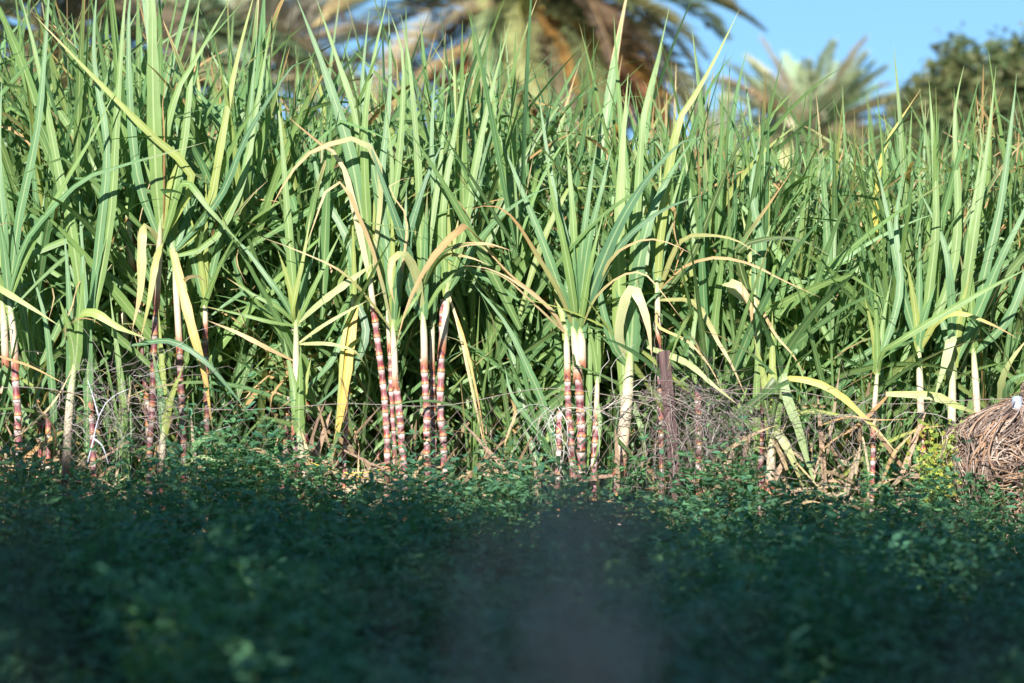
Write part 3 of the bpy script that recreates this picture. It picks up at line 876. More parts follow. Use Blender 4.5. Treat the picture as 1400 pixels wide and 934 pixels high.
front_cane('tall left leaning cane, leftmost of the purple striped clump', 11.78, [(530, 645), (527, 560), (518, 480), (510, 420)], 9, 13, [(512, 430), (508, 400), (505, 372)], 9, [
    ([(507, 385), (520, 300), (505, 200), (495, 120), (505, 10)], 14, G2, 0.1, {'dy': 0.1}),
    ([(506, 380), (495, 300), (477, 202), (443, 94), (405, -5)], 19, G2, 0.05, {'dy': 0.1}),
    ([(506, 380), (500, 300), (489, 172), (459, 75), (431, -5)], 16, G1, 0.05, {'dy': 0.15}),
    ([(507, 380), (500, 270), (498, 176), (508, 94), (531, -10)], 14, G1, 0.0, {}),
    ([(508, 380), (498, 250), (489, 150), (474, 82), (461, 26)], 13, GD, 0.0, {'dy': 0.05, 'roll': (40, 70)}),
    ([(507, 382), (530, 300), (545, 220), (551, 82), (532, 15)], 13, G1, 0.1, {'dy': 0.1}),
    ([(507, 376), (519, 285), (517, 222), (490, 190), (444, 199), (413, 217), (387, 254), (371, 284)], 10, (0.42, 0.42, 0.22), 0.45, {'dy': -0.25, 'peak': 0.6}),
    ([(505, 378), (470, 230), (438, 197), (415, 178), (392, 158)], 11, CRM, 0.45, {'dy': -0.1}),
])
front_cane('thin striped cane close behind the striped cane with pale sheath', 11.82, [(540, 640), (536, 560), (533, 470)], 7, 13, [(533, 480), (531, 450), (530, 410)], 7, [
    ([(530, 420), (520, 340), (536, 240), (525, 130)], 12, G1, 0.1, {}),
])
front_cane('lone pale stemmed cane with bare spreading leaf stalks left of the clump', 11.7, [(405, 650), (404, 600), (404, 560)], 9, 9, [(403, 600), (405, 520), (405, 434)], 11, [
    ([(405, 440), (398, 360), (393, 294), (384, 180), (377, 120)], 14, G1, 0.1, {'dy': 0.1}),
    ([(404, 440), (385, 405), (366, 380), (335, 340), (295, 300)], 9, G2, 0.2, {'dy': 0.1}),
    ([(404, 442), (380, 420), (350, 405), (310, 380)], 8, G1, 0.3, {}),
    ([(406, 442), (440, 412), (487, 377), (512, 360)], 13, (0.36, 0.40, 0.19), 0.2, {'peak': 0.6}),
    ([(407, 470), (440, 446), (478, 424), (525, 398)], 7, (0.40, 0.42, 0.2), 0.3, {}),
    ([(405, 495), (370, 478), (325, 455), (283, 438)], 14, PNK, 0.95, {'peak': 0.5, 'base': 0.3}),
    ([(407, 440), (425, 400), (446, 358), (470, 310)], 9, G1, 0.2, {}),
    ([(404, 442), (400, 420), (415, 350), (425, 290)], 9, GY, 0.2, {}),
    ([(408, 470), (450, 470), (485, 480), (500, 500)], 7, (0.38, 0.40, 0.18), 0.2, {}),
    ([(402, 445), (370, 440), (330, 430), (275, 418)], 7, G1, 0.3, {}),
], pale=0.92)
front_cane('cane with a long orange and green leaf hanging straight down beside the dark gap', 11.8, [(470, 650), (474, 560), (478, 480)], 6, 12, [(478, 490), (480, 440), (484, 400)], 7, [
    ([(486, 405), (480, 460), (470, 540), (460, 600), (455, 650)], 15, (0.56, 0.36, 0.07), 0.35, {'dy': -0.1, 'peak': 0.4, 'base': 0.8}),
    ([(484, 410), (470, 460), (462, 560), (452, 640)], 7, (0.34, 0.36, 0.10), 0.3, {'dy': -0.08}),
    ([(484, 405), (476, 330), (440, 260), (420, 170)], 13, G2, 0.1, {'dy': 0.2}),
    ([(484, 405), (500, 450), (485, 500), (450, 540), (415, 565)], 13, G3, 0.2, {}),
    ([(484, 408), (460, 480), (430, 520), (380, 560)], 12, G2, 0.3, {}),
])
front_cane('pale sheathed stub pair at the far left edge with dark striped bases', 11.72, [(26, 640), (24, 560), (20, 490)], 10, 9, [[(22, 505), (18, 450), (12, 408)], [(8, 500), (6, 450), (3, 408)]], 11, [
    ([(12, 412), (25, 300), (50, 180), (62, 60), (70, -60)], 15, G2, 0.1, {'dy': 0.1}),
    ([(8, 412), (-10, 390), (37, 417), (82, 446)], 12, (0.34, 0.40, 0.15), 0.25, {'dy': -0.2}),
    ([(10, 412), (30, 340), (60, 296), (112, 247), (161, 228), (283, 194)], 11, G2, 0.25, {'dy': -0.15}),
    ([(12, 412), (45, 330), (100, 230), (130, 180), (166, 106)], 11, G1, 0.2, {'dy': -0.05}),
    ([(6, 412), (5, 320), (-2, 220), (3, 100)], 14, G2, 0.1, {'dy': 0.1}),
])
front_cane('cane with broad bright leaves bent over beside the grey twig tangle', 11.74, [(128, 645), (126, 590), (122, 530)], 8, 9, [(124, 560), (122, 500), (118, 455)], 10, [
    ([(104, 470), (103, 440), (112, 428), (131, 428), (161, 447), (201, 463)], 15, (0.30, 0.38, 0.11), 0.2, {'dy': -0.2, 'peak': 0.5}),
    ([(100, 620), (96, 500), (94, 400), (86, 300)], 16, G2, 0.0, {}),
    ([(118, 620), (120, 480), (114, 380), (108, 260)], 16, G2, 0.0, {'dy': 0.05}),
    ([(90, 470), (90, 440), (98, 420), (104, 395)], 8, TN, 0.8, {'dy': -0.1}),
    ([(118, 460), (95, 300), (85, 260), (50, 80), (24, -20)], 17, G1, 0.1, {'dy': 0.1}),
    ([(120, 460), (135, 330), (146, 200), (128, 80), (135, -50)], 15, G2, 0.1, {'dy': 0.15}),
    ([(122, 460), (150, 300), (160, 150), (170, 10), (178, -60)], 16, G1, 0.1, {'dy': 0.15}),
    ([(-5, 486), (37, 499), (70, 515), (95, 529)], 8, TN, 0.95, {'dy': -0.25, 'Y': 11.6}),
    ([(160, 640), (168, 560), (160, 480), (150, 400)], 14, G1, 0.05, {}),
    ([(75, 610), (70, 520), (62, 440), (40, 360)], 13, G2, 0.05, {}),
])
front_cane('tall cane with one very broad upright lit leaf and a brown one beside it', 11.76, [(205, 645), (208, 560), (212, 450), (216, 360)], 9, 13, [(213, 420), (217, 360), (220, 300)], 11, [
    ([(221, 330), (213, 240), (209, 120), (208, 0), (206, -70)], 21, G1, 0.0, {'dy': 0.05, 'peak': 0.4}),
    ([(222, 330), (224, 190), (222, 140), (230, 95), (240, 54)], 12, BRN, 0.6, {'roll': (30, 50)}),
    ([(220, 330), (262, 243), (202, 180), (124, 101), (46, 20)], 13, GY, 0.3, {'dy': -0.05}),
    ([(222, 325), (215, 240), (240, 130), (268, 80), (320, -10)], 15, G1, 0.1, {'dy': 0.1}),
    ([(219, 330), (196, 310), (192, 395), (181, 450)], 15, (0.38, 0.36, 0.15), 0.35, {'dy': -0.15, 'peak': 0.5}),
    ([(221, 330), (212, 360), (204, 410), (192, 465)], 12, (0.36, 0.38, 0.14), 0.3, {'dy': -0.1}),
    ([(222, 330), (250, 250), (285, 285), (332, 337)], 14, G1, 0.1, {'dy': -0.2}),
    ([(219, 330), (190, 250), (178, 150), (176, 20), (184, -40)], 15, G2, 0.1, {'dy': 0.1}),
    ([(221, 330), (250, 200), (262, 90), (275, -20)], 14, G1, 0.1, {'dy': 0.15}),
], tintk=0.6, pale=0.7)
front_cane('mottled dark red cane with long orange streaked leaf hanging from its top', 11.78, [(252, 640), (249, 560), (245, 470)], 9, 14, [(246, 480), (243, 430), (238, 350)], 10, [
    ([(236, 340), (250, 400), (264, 455), (279, 510), (291, 590)], 15, (0.50, 0.36, 0.11), 0.35, {'dy': -0.1, 'base': 0.7, 'peak': 0.4}),
    ([(180, 472), (232, 466), (278, 492), (318, 537), (349, 577)], 10, G3, 0.1, {'dy': -0.1, 'Y': 11.62}),
    ([(236, 345), (280, 300), (303, 190), (322, 90), (352, -25)], 14, GY, 0.15, {'dy': 0.1}),
    ([(237, 345), (300, 270), (340, 180), (400, 90), (425, 80)], 13, G3, 0.1, {'dy': -0.1}),
    ([(240, 350), (290, 330), (330, 250), (350, 150), (372, 20)], 14, G1, 0.1, {'dy': 0.15}),
    ([(250, 640), (275, 600), (310, 610), (352, 660)], 12, G2, 0.2, {'Y': 11.6}),
    ([(240, 640), (280, 625), (320, 640), (360, 690)], 10, (0.34, 0.38, 0.18), 0.2, {'Y': 11.6}),
], tintk=0.6)
front_cane('dark slim mottled cane with black joints left of the broad tan dead leaf', 11.86, [(284, 640), (282, 520), (281, 440)], 8, 12, [(281, 450), (281, 430), (280, 400)], 8, [
    ([(280, 420), (300, 330), (330, 260), (345, 120), (352, 40)], 13, G2, 0.1, {'dy': 0.1}),
    ([(280, 420), (260, 330), (250, 230), (235, 130)], 13, G2, 0.1, {'dy': 0.1}),
], tintk=0.5)
front_cane('thick cream sheathed cane broken over just left of the wooden post', 11.74, [(846, 650), (848, 620)], 13, 4, [(846, 650), (856, 560), (862, 480)], 19, [
    ([(858, 490), (846, 460), (851, 420), (863, 393), (876, 412), (886, 445), (891, 487)], 17, (0.46, 0.46, 0.25), 0.35, {'dy': -0.2, 'peak': 0.55, 'base': 0.6}),
    ([(855, 560), (846, 400), (847, 300), (851, 200), (859, 100)], 21, (0.20, 0.29, 0.075), 0.0, {'dy': 0.15}),
    ([(858, 490), (870, 380), (888, 300), (915, 240), (951, 186)], 19, G2, 0.05, {'dy': 0.1}),
    ([(860, 490), (870, 300), (880, 157), (898, 86), (916, 6)], 15, G1, 0.1, {'dy': 0.2}),
    ([(858, 500), (838, 470), (820, 400), (818, 330)], 13, G2, 0.1, {}),
])
front_cane('red tipped cane leaning out beside the cream sheathed broken cane', 11.78, [(852, 600), (858, 540), (863, 515)], 10, 6, None, 8, [
    ([(860, 530), (852, 580), (848, 640)], 8, PNK, 0.9, {}),
    ([(862, 540), (880, 600), (878, 640)], 9, G1, 0.1, {}),
], tintk=1.2)
front_cane('short bare striped cane stub standing right of the wooden post', 11.7, [(956, 650), (955, 590), (954, 526)], 9, 9, None, 8, [
    ([(954, 540), (945, 480), (952, 420), (947, 360)], 9, G1, 0.2, {'dy': 0.2}),
], tintk=1.35)
front_cane('short striped cane stub just right of the thick pair', 11.76, [(812, 650), (814, 600), (816, 560)], 9, 7, [(815, 575), (816, 540), (817, 510)], 8, [
    ([(816, 540), (820, 600), (806, 650)], 7, G1, 0.2, {}),
    ([(802, 640), (805, 540), (808, 440), (812, 380)], 11, G1, 0.0, {'dy': 0.1}),
], tintk=1.25)
front_cane('small pinkish cane stub left of the slim striped cane', 11.76, [(763, 640), (764, 590), (765, 562)], 8, 6, None, 8, [
    ([(765, 640), (745, 560), (720, 500), (690, 440), (640, 380)], 13, G2, 0.1, {'dy': 0.05}),
    ([(762, 640), (735, 590), (700, 540), (690, 500)], 12, G2, 0.1, {}),
], tintk=1.3)
front_cane('cane with a long arched tan leaf curving over to the right above the post', 11.84, [(905, 640), (903, 560), (900, 440)], 8, 12, [(900, 470), (899, 420), (898, 380)], 9, [
    ([(899, 400), (912, 386), (936, 364), (978, 352), (1026, 361), (1068, 382), (1122, 407)], 10, TN, 0.95, {'dy': -0.35, 'peak': 0.4}),
    ([(898, 400), (905, 300), (925, 176), (943, 142), (977, 82), (1011, 13)], 15, GY, 0.1, {'dy': 0.1}),
    ([(900, 410), (945, 350), (990, 240), (1011, 198), (1048, 161), (1085, 138)], 12, GD, 0.0, {'dy': -0.15, 'roll': (0, 40)}),
    ([(899, 420), (900, 446), (939, 466), (969, 499), (991, 542)], 9, (0.52, 0.42, 0.17), 0.55, {'dy': -0.25}),
    ([(885, 474), (939, 496), (975, 526), (1012, 556)], 11, (0.36, 0.40, 0.18), 0.25, {'dy': -0.2, 'Y': 11.6}),
    ([(900, 410), (945, 411), (966, 436), (981, 466), (999, 496), (1021, 545)], 9, OLV, 0.5, {'dy': -0.25}),
    ([(898, 405), (930, 330), (975, 322), (1010, 330), (1040, 350)], 9, OLV, 0.3, {'dy': -0.2}),
])
front_cane('cane with a pale drooping leaf and pink spotted one right of the arched leaf', 11.86, [(1040, 650), (1038, 560), (1036, 480)], 9, 10, [(1037, 500), (1034, 440), (1032, 400)], 10, [
    ([(1032, 420), (1000, 395), (992, 386), (1011, 391), (1026, 418), (1028, 450)], 15, (0.52, 0.48, 0.24), 0.4, {'dy': -0.2, 'peak': 0.5}),
    ([(1032, 405), (1045, 430), (1062, 460), (1083, 484), (1101, 513)], 10, TN, 0.85, {'dy': -0.2}),
    ([(1034, 420), (1042, 340), (1028, 260), (1040, 180)], 14, G2, 0.1, {'dy': 0.1}),
    ([(1034, 640), (1034, 560), (1036, 480), (1038, 400)], 13, G1, 0.0, {}),
    ([(1034, 430), (1010, 345), (1060, 325), (1100, 330), (1135, 350)], 13, GD, 0.2, {'dy': -0.2}),
])
front_cane('cream sheathed cane base with a broad pale leaf folded down in front', 11.68, [(1052, 660), (1053, 640)], 11, 3, [(1052, 668), (1054, 630), (1056, 590)], 14, [
    ([(1066, 560), (1066, 530), (1069, 511), (1077, 546), (1091, 584), (1101, 621), (1118, 675)], 15, (0.28, 0.36, 0.17), 0.15, {'dy': -0.1, 'peak': 0.5, 'base': 0.7}),
    ([(1062, 560), (1066, 525), (1074, 517), (1114, 522), (1150, 541), (1180, 569), (1204, 593), (1226, 620)], 12, (0.42, 0.40, 0.11), 0.35, {'dy': -0.15, 'peak': 0.5}),
    ([(1056, 600), (1062, 590), (1080, 620), (1098, 668)], 15, (0.40, 0.42, 0.20), 0.3, {'dy': -0.08, 'base': 0.9}),
    ([(1060, 600), (1045, 540), (1062, 520), (1054, 580), (1044, 625)], 12, GD, 0.1, {}),
    ([(1080, 570), (1110, 562), (1150, 568), (1190, 573)], 8, GY, 0.2, {}),
])
front_cane('cane with a pinkish bent dead stalk crossing the chain link at right', 11.72, [(1192, 670), (1193, 640), (1194, 590)], 7, 8, [(1193, 600), (1196, 550), (1200, 500)], 8, [
    ([(1215, 540), (1195, 560), (1175, 580), (1135, 605), (1115, 630)], 12, PNK, 0.95, {'dy': -0.1}),
    ([(1205, 660), (1222, 620), (1245, 595), (1256, 580)], 11, PNK, 0.9, {'dy': -0.05}),
    ([(1120, 582), (1160, 570), (1200, 574), (1245, 573)], 7, PNK, 0.9, {'dy': -0.1, 'Y': 11.62}),
    ([(1200, 512), (1206, 482), (1226, 468), (1290, 429), (1350, 395), (1415, 362)], 12, G1, 0.1, {'dy': -0.25, 'peak': 0.5}),
    ([(1198, 505), (1230, 400), (1225, 300), (1240, 210)], 12, G2, 0.1, {'dy': 0.2}),
])
front_cane('cane with one golden yellow leaf tip above the lower mass left of the round tree', 12.4, None, 8, 9, [(1196, 560), (1197, 450), (1198, 400)], 9, [
    ([(1198, 410), (1196, 330), (1200, 250), (1209, 202), (1230, 165), (1259, 122)], 10, (0.42, 0.38, 0.07), 0.3, {}),
    ([(1198, 410), (1185, 300), (1170, 240), (1150, 200)], 10, G1, 0.1, {}),
])
front_cane('pale pink stemmed cane left of two others behind the yellow green vine', 11.85, [(1262, 650), (1260, 600), (1259, 570)], 9, 9, [(1260, 600), (1258, 540), (1256, 470)], 11, [
    ([(1257, 480), (1270, 400), (1280, 300), (1275, 180), (1270, 110)], 14, G1, 0.05, {'dy': 0.1}),
    ([(1257, 480), (1280, 440), (1312, 428), (1357, 444), (1390, 462)], 11, (0.36, 0.38, 0.11), 0.4, {'dy': -0.2}),
    ([(1211, 538), (1275, 541), (1312, 556), (1344, 568)], 15, (0.40, 0.44, 0.17), 0.15, {'Y': 11.65, 'peak': 0.5}),
    ([(1256, 480), (1230, 380), (1215, 300), (1195, 210)], 13, G2, 0.1, {'dy': 0.1}),
    ([(1257, 482), (1300, 380), (1310, 280), (1305, 160), (1318, 90)], 15, G1, 0.05, {'dy': 0.15}),
])
front_cane('thick cream stemmed cane, middle one of three behind the yellow green vine', 11.84, [(1301, 650), (1301, 620)], 11, 5, [(1301, 650), (1301, 570), (1303, 490)], 13, [
    ([(1303, 520), (1296, 470), (1301, 460), (1291, 500), (1277, 545)], 17, (0.34, 0.40, 0.20), 0.1, {'dy': -0.15, 'base': 0.9, 'peak': 0.5}),
    ([(1303, 500), (1320, 400), (1335, 300), (1350, 200), (1362, 90)], 15, G1, 0.05, {'dy': 0.1}),
    ([(1303, 500), (1300, 400), (1290, 330), (1252, 250)], 14, G2, 0.05, {'dy': 0.1}),
    ([(1304, 500), (1340, 420), (1370, 350), (1400, 290), (1425, 230)], 16, G2, 0.1, {'dy': -0.05}),
])
front_cane('cream stemmed cane, rightmost of three beside the straw heap', 11.88, [(1338, 640), (1337, 600), (1336, 560)], 9, 7, [(1337, 590), (1334, 530), (1330, 470)], 11, [
    ([(1331, 480), (1345, 380), (1368, 280), (1385, 150), (1390, 100)], 15, G2, 0.05, {'dy': 0.1}),
    ([(1331, 480), (1320, 400), (1330, 300), (1345, 180)], 14, G1, 0.05, {'dy': 0.1}),
    ([(1368, 560), (1370, 520), (1384, 490), (1412, 455)], 12, (0.38, 0.42, 0.18), 0.3, {'dy': -0.2}),
    ([(1378, 560), (1376, 530), (1390, 515), (1420, 508)], 12, G2, 0.1, {'dy': -0.15}),
    ([(1332, 482), (1375, 440), (1400, 380), (1418, 300)], 15, G2, 0.05, {}),
])
front_cane('broken cream cane stub leaning in the grey twig tangle', 11.66, [(88, 660), (90, 640)], 9, 3, [(90, 655), (95, 560), (103, 494)], 13, [
    ([(20, 600), (55, 570), (80, 540), (104, 494)], 9, TN, 0.95, {}),
    ([(70, 640), (75, 590), (55, 560), (50, 545)], 7, BRN, 0.9, {}),
], pale=0.95)
front_cane('short dry tan cane stub behind the alfalfa left of the dark gap', 11.64, [(222, 660), (222, 640)], 9, 3, [(220, 655), (222, 620), (224, 582)], 11, [
    ([(208, 655), (211, 630), (214, 605)], 11, TN, 0.95, {}),
], pale=0.8)
front_cane('brown peeling cane base below the lone pale stemmed cane', 11.62, None, 9, 3, [(420, 668), (414, 630), (408, 585)], 13, [
    ([(424, 668), (420, 620), (410, 580)], 14, PNK, 0.95, {'base': 0.8}),
    ([(488, 690), (489, 655), (491, 610)], 9, CRM, 0.9, {}),
], pale=0.7)

# ---------------------------------------------------------------- fence
FY = 11.56
fence = empty('wire_fence', (0, FY, 0))
tag(fence, 'sagging chain link fence on a weathered wooden post before the cane', 'fence')
g = Geo()


def fence_top(x):
    return 0.90 + 0.02 * math.sin(x * 2.1) + 0.025 * math.sin(x * 5.3 + 1) - 0.06 * math.exp(-((x + 1.3) / 0.5) ** 2)


for sgn in (-1, 1):
    for q in range(-10, 78):
        x0 = -3.4 + q * 0.088
        pts = []
        for s in range(11):
            z = 0.05 + (fence_top(x0) - 0.05) * s / 10
            x = x0 + sgn * (z - 0.05) * 0.72
            if abs(x) > 3.4: continue
            nv = noise.noise_vector(Vector((x * 2.2, 0.3, z * 2.2)))
            n2 = noise.noise_vector(Vector((x * 9, 1.3, z * 9)))
            pts.append((x + nv.x * 0.045 + n2.x * 0.012, nv.y * 0.05 + sgn * 0.002 + n2.y * 0.01, z + nv.z * 0.03))
        if len(pts) > 2: g.tube(pts, 0.0011, 3, (0.22, 0.17, 0.15), cap=False)
o = put('wire_mesh', g.build('wire_mesh', M_WIRE), fence); o['kind'] = 'stuff'
for dz, rad in ((0.0, 0.0017), (-0.42, 0.0013)):
    g = Geo()
    g.tube([(x, 0.01 * math.sin(x * 4), fence_top(x) + dz + 0.012 * math.sin(x * 7)) for x in np.linspace(-3.4, 3.4, 60)], rad, 4, (0.25, 0.20, 0.18))
    put('strand_wire', g.build('strand_wire', M_WIRE), fence)
# the post, squared and slightly twisted with a split top
b0, b1 = at(928, 700, FY - 0.02), at(908, 481, FY - 0.02)
g = Geo()
dirp = np.array(b1 - b0)
ringp = []
for s in range(9):
    t = -0.55 + 1.55 * s / 8
    c = np.array(b0) + dirp * t - np.array([0, FY, 0])
    hw = 0.023 + 0.0015 * math.sin(s * 2.3); hd = 0.021 + 0.001 * math.cos(s * 3.1)
    a = 0.12 * s / 8 + 0.5
    for dx, dyy in ((-1, -0.8), (-0.8, -1), (0.8, -1), (1, -0.8), (1, 0.8), (0.8, 1), (-0.8, 1), (-1, 0.8)):
        X, Y_ = dx * hw, dyy * hd
        z = 0.006 * math.sin(dx * 3 + dyy * 2) if s == 8 else 0
        ringp.append(c + np.array([X * math.cos(a) - Y_ * math.sin(a), X * math.sin(a) + Y_ * math.cos(a), z]))
Q = [(s * 8 + k_, s * 8 + (k_ + 1) % 8, s * 8 + 8 + (k_ + 1) % 8, s * 8 + 8 + k_) for s in range(8) for k_ in range(8)]
g.add(np.array(ringp), Q, [(64, 64 + k_, 65 + k_) for k_ in range(1, 7)])
put('post', g.build('post', M_WOOD, smooth=False), fence)


# ---------------------------------------------------------------- dead vines and twigs
def tangle(name, label, boxes, seed, tints, rad=(0.0012, 0.0030), cat='dead vine', mode='vine'):
    rr = random.Random(seed)
    g = Geo()
    for (px0, py0, px1, py1, Y, count, sag) in boxes:
        for q in range(count):
            a = at(rr.uniform(px0, px1), rr.triangular(py0, py1, py0 + 0.15 * (py1 - py0)), Y + rr.uniform(-0.12, 0.12))
            ang = rr.uniform(0, 6.28); L = rr.uniform(0.12, 0.5)
            p = a.copy(); pts = [p.copy()]
            d = Vector((math.cos(ang), rr.uniform(-0.4, 0.4), math.sin(ang) * 0.8)).normalized()
            for s in range(9):
                d = (d + Vector((rr.gauss(0, 0.35), rr.gauss(0, 0.25), rr.gauss(0, 0.32) - sag)) * 0.8).normalized()
                p = p + d * L / 9; pts.append(p.copy())
                p.z = max(p.z, 0.06)
            r0 = rr.uniform(*rad)
            g.tube(pts, np.linspace(r0, r0 * 0.5, len(pts)), 3, np.array(rr.choice(tints)) * rr.uniform(0.7, 1.3), cap=False)
    o = put(name, g.build(name, M_TWIG))
    tag(o, label, cat)
    return o


GREYT = [(0.15, 0.12, 0.115), (0.23, 0.19, 0.18), (0.11, 0.085, 0.08), (0.30, 0.26, 0.235)]
tangle('dead_vine', 'grey dead vine mat heaped over the fence wire around the wooden post', [(880, 530, 985, 560, FY - 0.03, 120, 0.05), (890, 545, 1000, 640, FY - 0.02, 130, 0.5), (975, 545, 1015, 660, FY, 40, 0.5)], 21, GREYT, (0.0009, 0.0022))
tangle('dead_vine', 'thin dead vine trailing along the fence wire right of the post', [(1000, 560, 1190, 605, FY - 0.02, 60, 0.05), (1090, 570, 1200, 640, FY, 18, 0.2)], 22, GREYT, (0.001, 0.0022))
tangle('dead_vine', 'tangle of fine grey twigs on the fence at the left', [(95, 480, 220, 640, FY - 0.04, 85, 0.08), (40, 520, 130, 640, FY - 0.03, 22, 0.1), (150, 540, 290, 640, FY - 0.02, 24, 0.1)], 23, GREYT + [(0.38, 0.35, 0.34)], (0.0008, 0.0019))
tangle('dead_vine', 'few pale bleached tendrils hanging left of the thick cane pair', [(740, 540, 775, 660, FY - 0.03, 22, 0.5), (790, 540, 850, 600, FY, 16, 0.1)], 24, [(0.45, 0.43, 0.40), (0.3, 0.26, 0.22)], (0.0015, 0.003))
g = Geo()
for pts in ([(118, 640), (128, 600), (135, 570), (150, 545), (176, 532)], [(128, 600), (140, 610), (150, 640)], [(135, 570), (128, 545), (120, 520)]):
    g.tube(spline([at(a, b, FY - 0.1) for a, b in pts], 8), np.linspace(0.005, 0.0018, 8), 5, (0.42, 0.42, 0.46))
tag(put('dry_branch', g.build('dry_branch', M_TWIG)), 'forked pale grey dry branch leaning in the twig tangle', 'branch')

# ---------------------------------------------------------------- straw heap with a pipe end
HX0, HX1, HY = at(1332, 600, 11.35).x, at(1470, 600, 11.35).x, 11.45
heap = empty('straw_heap', ((HX0 + HX1) / 2, HY, 0))
tag(heap, 'heap of bundled dry brown stalks at the right edge of the field', 'straw heap')
hw = (HX1 - HX0) / 2


def heap_pt(u, v, off=0.0):
    """u: angle round, v: 0 ground to 1 top centre"""
    top = 0.73 + 0.05 * math.cos(u)
    if v < 0.72:
        z = top * v / 0.72; k = 1.0 + 0.05 * math.sin(v * 6)
    else:
        t = (v - 0.72) / 0.28; z = top + 0.17 * math.sin(t * PI / 2); k = 1.05 * math.cos(t * PI / 2)
    n_ = 0.13 * noise.noise(Vector((math.cos(u) * 2, math.sin(u) * 2, v * 4)))
    ca, sa = math.cos(u), math.sin(u)
    sq = 1 / max(abs(ca) ** 3 + abs(sa) ** 3, 1e-6) ** (1 / 3)
    return Vector(((hw + off + n_) * k * ca * sq, (0.42 + off + n_) * k * sa * sq, z + off * 0.4))


g = Geo()
nu, nv_ = 40, 16
V = [tuple(heap_pt(2 * PI * a / nu, b / nv_)) for b in range(nv_ + 1) for a in range(nu)]
Q = [(b * nu + a, b * nu + (a + 1) % nu, (b + 1) * nu + (a + 1) % nu, (b + 1) * nu + a) for b in range(nv_) for a in range(nu)]
g.add(V, Q, None, (0.11, 0.07, 0.05))
put('core', g.build('core', M_STRAW), heap)
rr = random.Random(5)
g = Geo()
ST = [(0.30, 0.22, 0.18), (0.38, 0.29, 0.24), (0.22, 0.155, 0.125), (0.46, 0.37, 0.31), (0.36, 0.22, 0.14), (0.17, 0.125, 0.105)]
for q in range(2600):
    u = rr.uniform(PI * 0.85, PI * 2.1) if q % 6 else rr.uniform(0, 2 * PI)
    v = rr.uniform(0.02, 0.97)
    left = u < PI * 1.32
    ang = rr.gauss(PI / 2, 0.25) if left else (rr.gauss(0.3, 0.7) if v > 0.35 else rr.gauss(-0.2, 0.6))
    if v > 0.7: ang = rr.uniform(0, 6.28)
    L = rr.uniform(0.10, 0.42) if not left else rr.uniform(0.25, 0.6)
    cu, cv, m = rr.gauss(0, 0.8), rr.uniform(0.004, 0.035) + (rr.random() < 0.15) * rr.uniform(0.02, 0.07), 8
    if not left: ang += rr.gauss(0, 0.5)
    pts = []
    for s in range(m):
        t = s / (m - 1) - 0.5
        a2 = ang + cu * t
        uu = u + math.cos(a2) * L * t / 0.55; vv = min(max(v + math.sin(a2) * L * t / 1.15, 0.0), 0.995)
        pts.append(heap_pt(uu, vv, cv + (0.012 * math.sin(t * 4 + q))))
    r0 = rr.uniform(0.0014, 0.0042)
    g.tube(pts, np.array([r0 * 0.6] + [r0] * (m - 2) + [r0 * 0.4]), 4, np.array(rr.choice(ST)) * rr.uniform(0.75, 1.25))
o = put('dry_stalks', g.build('dry_stalks', M_STRAW), heap); o['kind'] = 'stuff'
# orange seed sprays splaying on the heap
g = Geo()
for q in range(40):
    c = Vector((0.02 + rr.gauss(0, 0.07), -0.46, 0.52 + rr.gauss(0, 0.05)))
    a = rr.uniform(-0.6, 4.2); L = rr.uniform(0.08, 0.30)
    e = c + Vector((math.cos(a) * L, -rr.uniform(0.0, 0.12), math.sin(a) * L * 0.6))
    mid = (c + e) / 2 + Vector((0, -0.05, 0.02))
    g.tube(spline([c, mid, e], 6), rr.uniform(0.002, 0.004), 3, np.array((0.44, 0.28, 0.18)) * rr.uniform(0.7, 1.3))
o = put('splayed_stalks', g.build('splayed_stalks', M_STRAW), heap); o['kind'] = 'stuff'
# pipe end
pc = at(1392, 575, 11.2); pe = at(1390, 544, 11.25)
g = Geo()
n_ = 14
ring = []
ax = (pe - pc).normalized(); s1 = ax.cross(Vector((0, 1, 0))).normalized(); s2 = ax.cross(s1)
for (c_, r_) in ((pc - ax * 0.12, 0.024), (pe - ax * 0.004, 0.024), (pe, 0.0225), (pe, 0.018), (pe - ax * 0.05, 0.018)):
    for k_ in range(n_): ring.append(tuple(c_ + (s1 * math.cos(2 * PI * k_ / n_) + s2 * math.sin(2 * PI * k_ / n_)) * r_))
Q = [(b * n_ + a, b * n_ + (a + 1) % n_, (b + 1) * n_ + (a + 1) % n_, (b + 1) * n_ + a) for b in range(4) for a in range(n_)]
g.add(ring, Q, [(4 * n_, 4 * n_ + a, 4 * n_ + a + 1) for a in range(1, n_ - 1)], (0.28, 0.32, 0.42))
tag(put('pipe_end', g.build('pipe_end', M_PIPE)), 'pale blue grey plastic pipe end poking from the top of the straw heap', 'pipe')

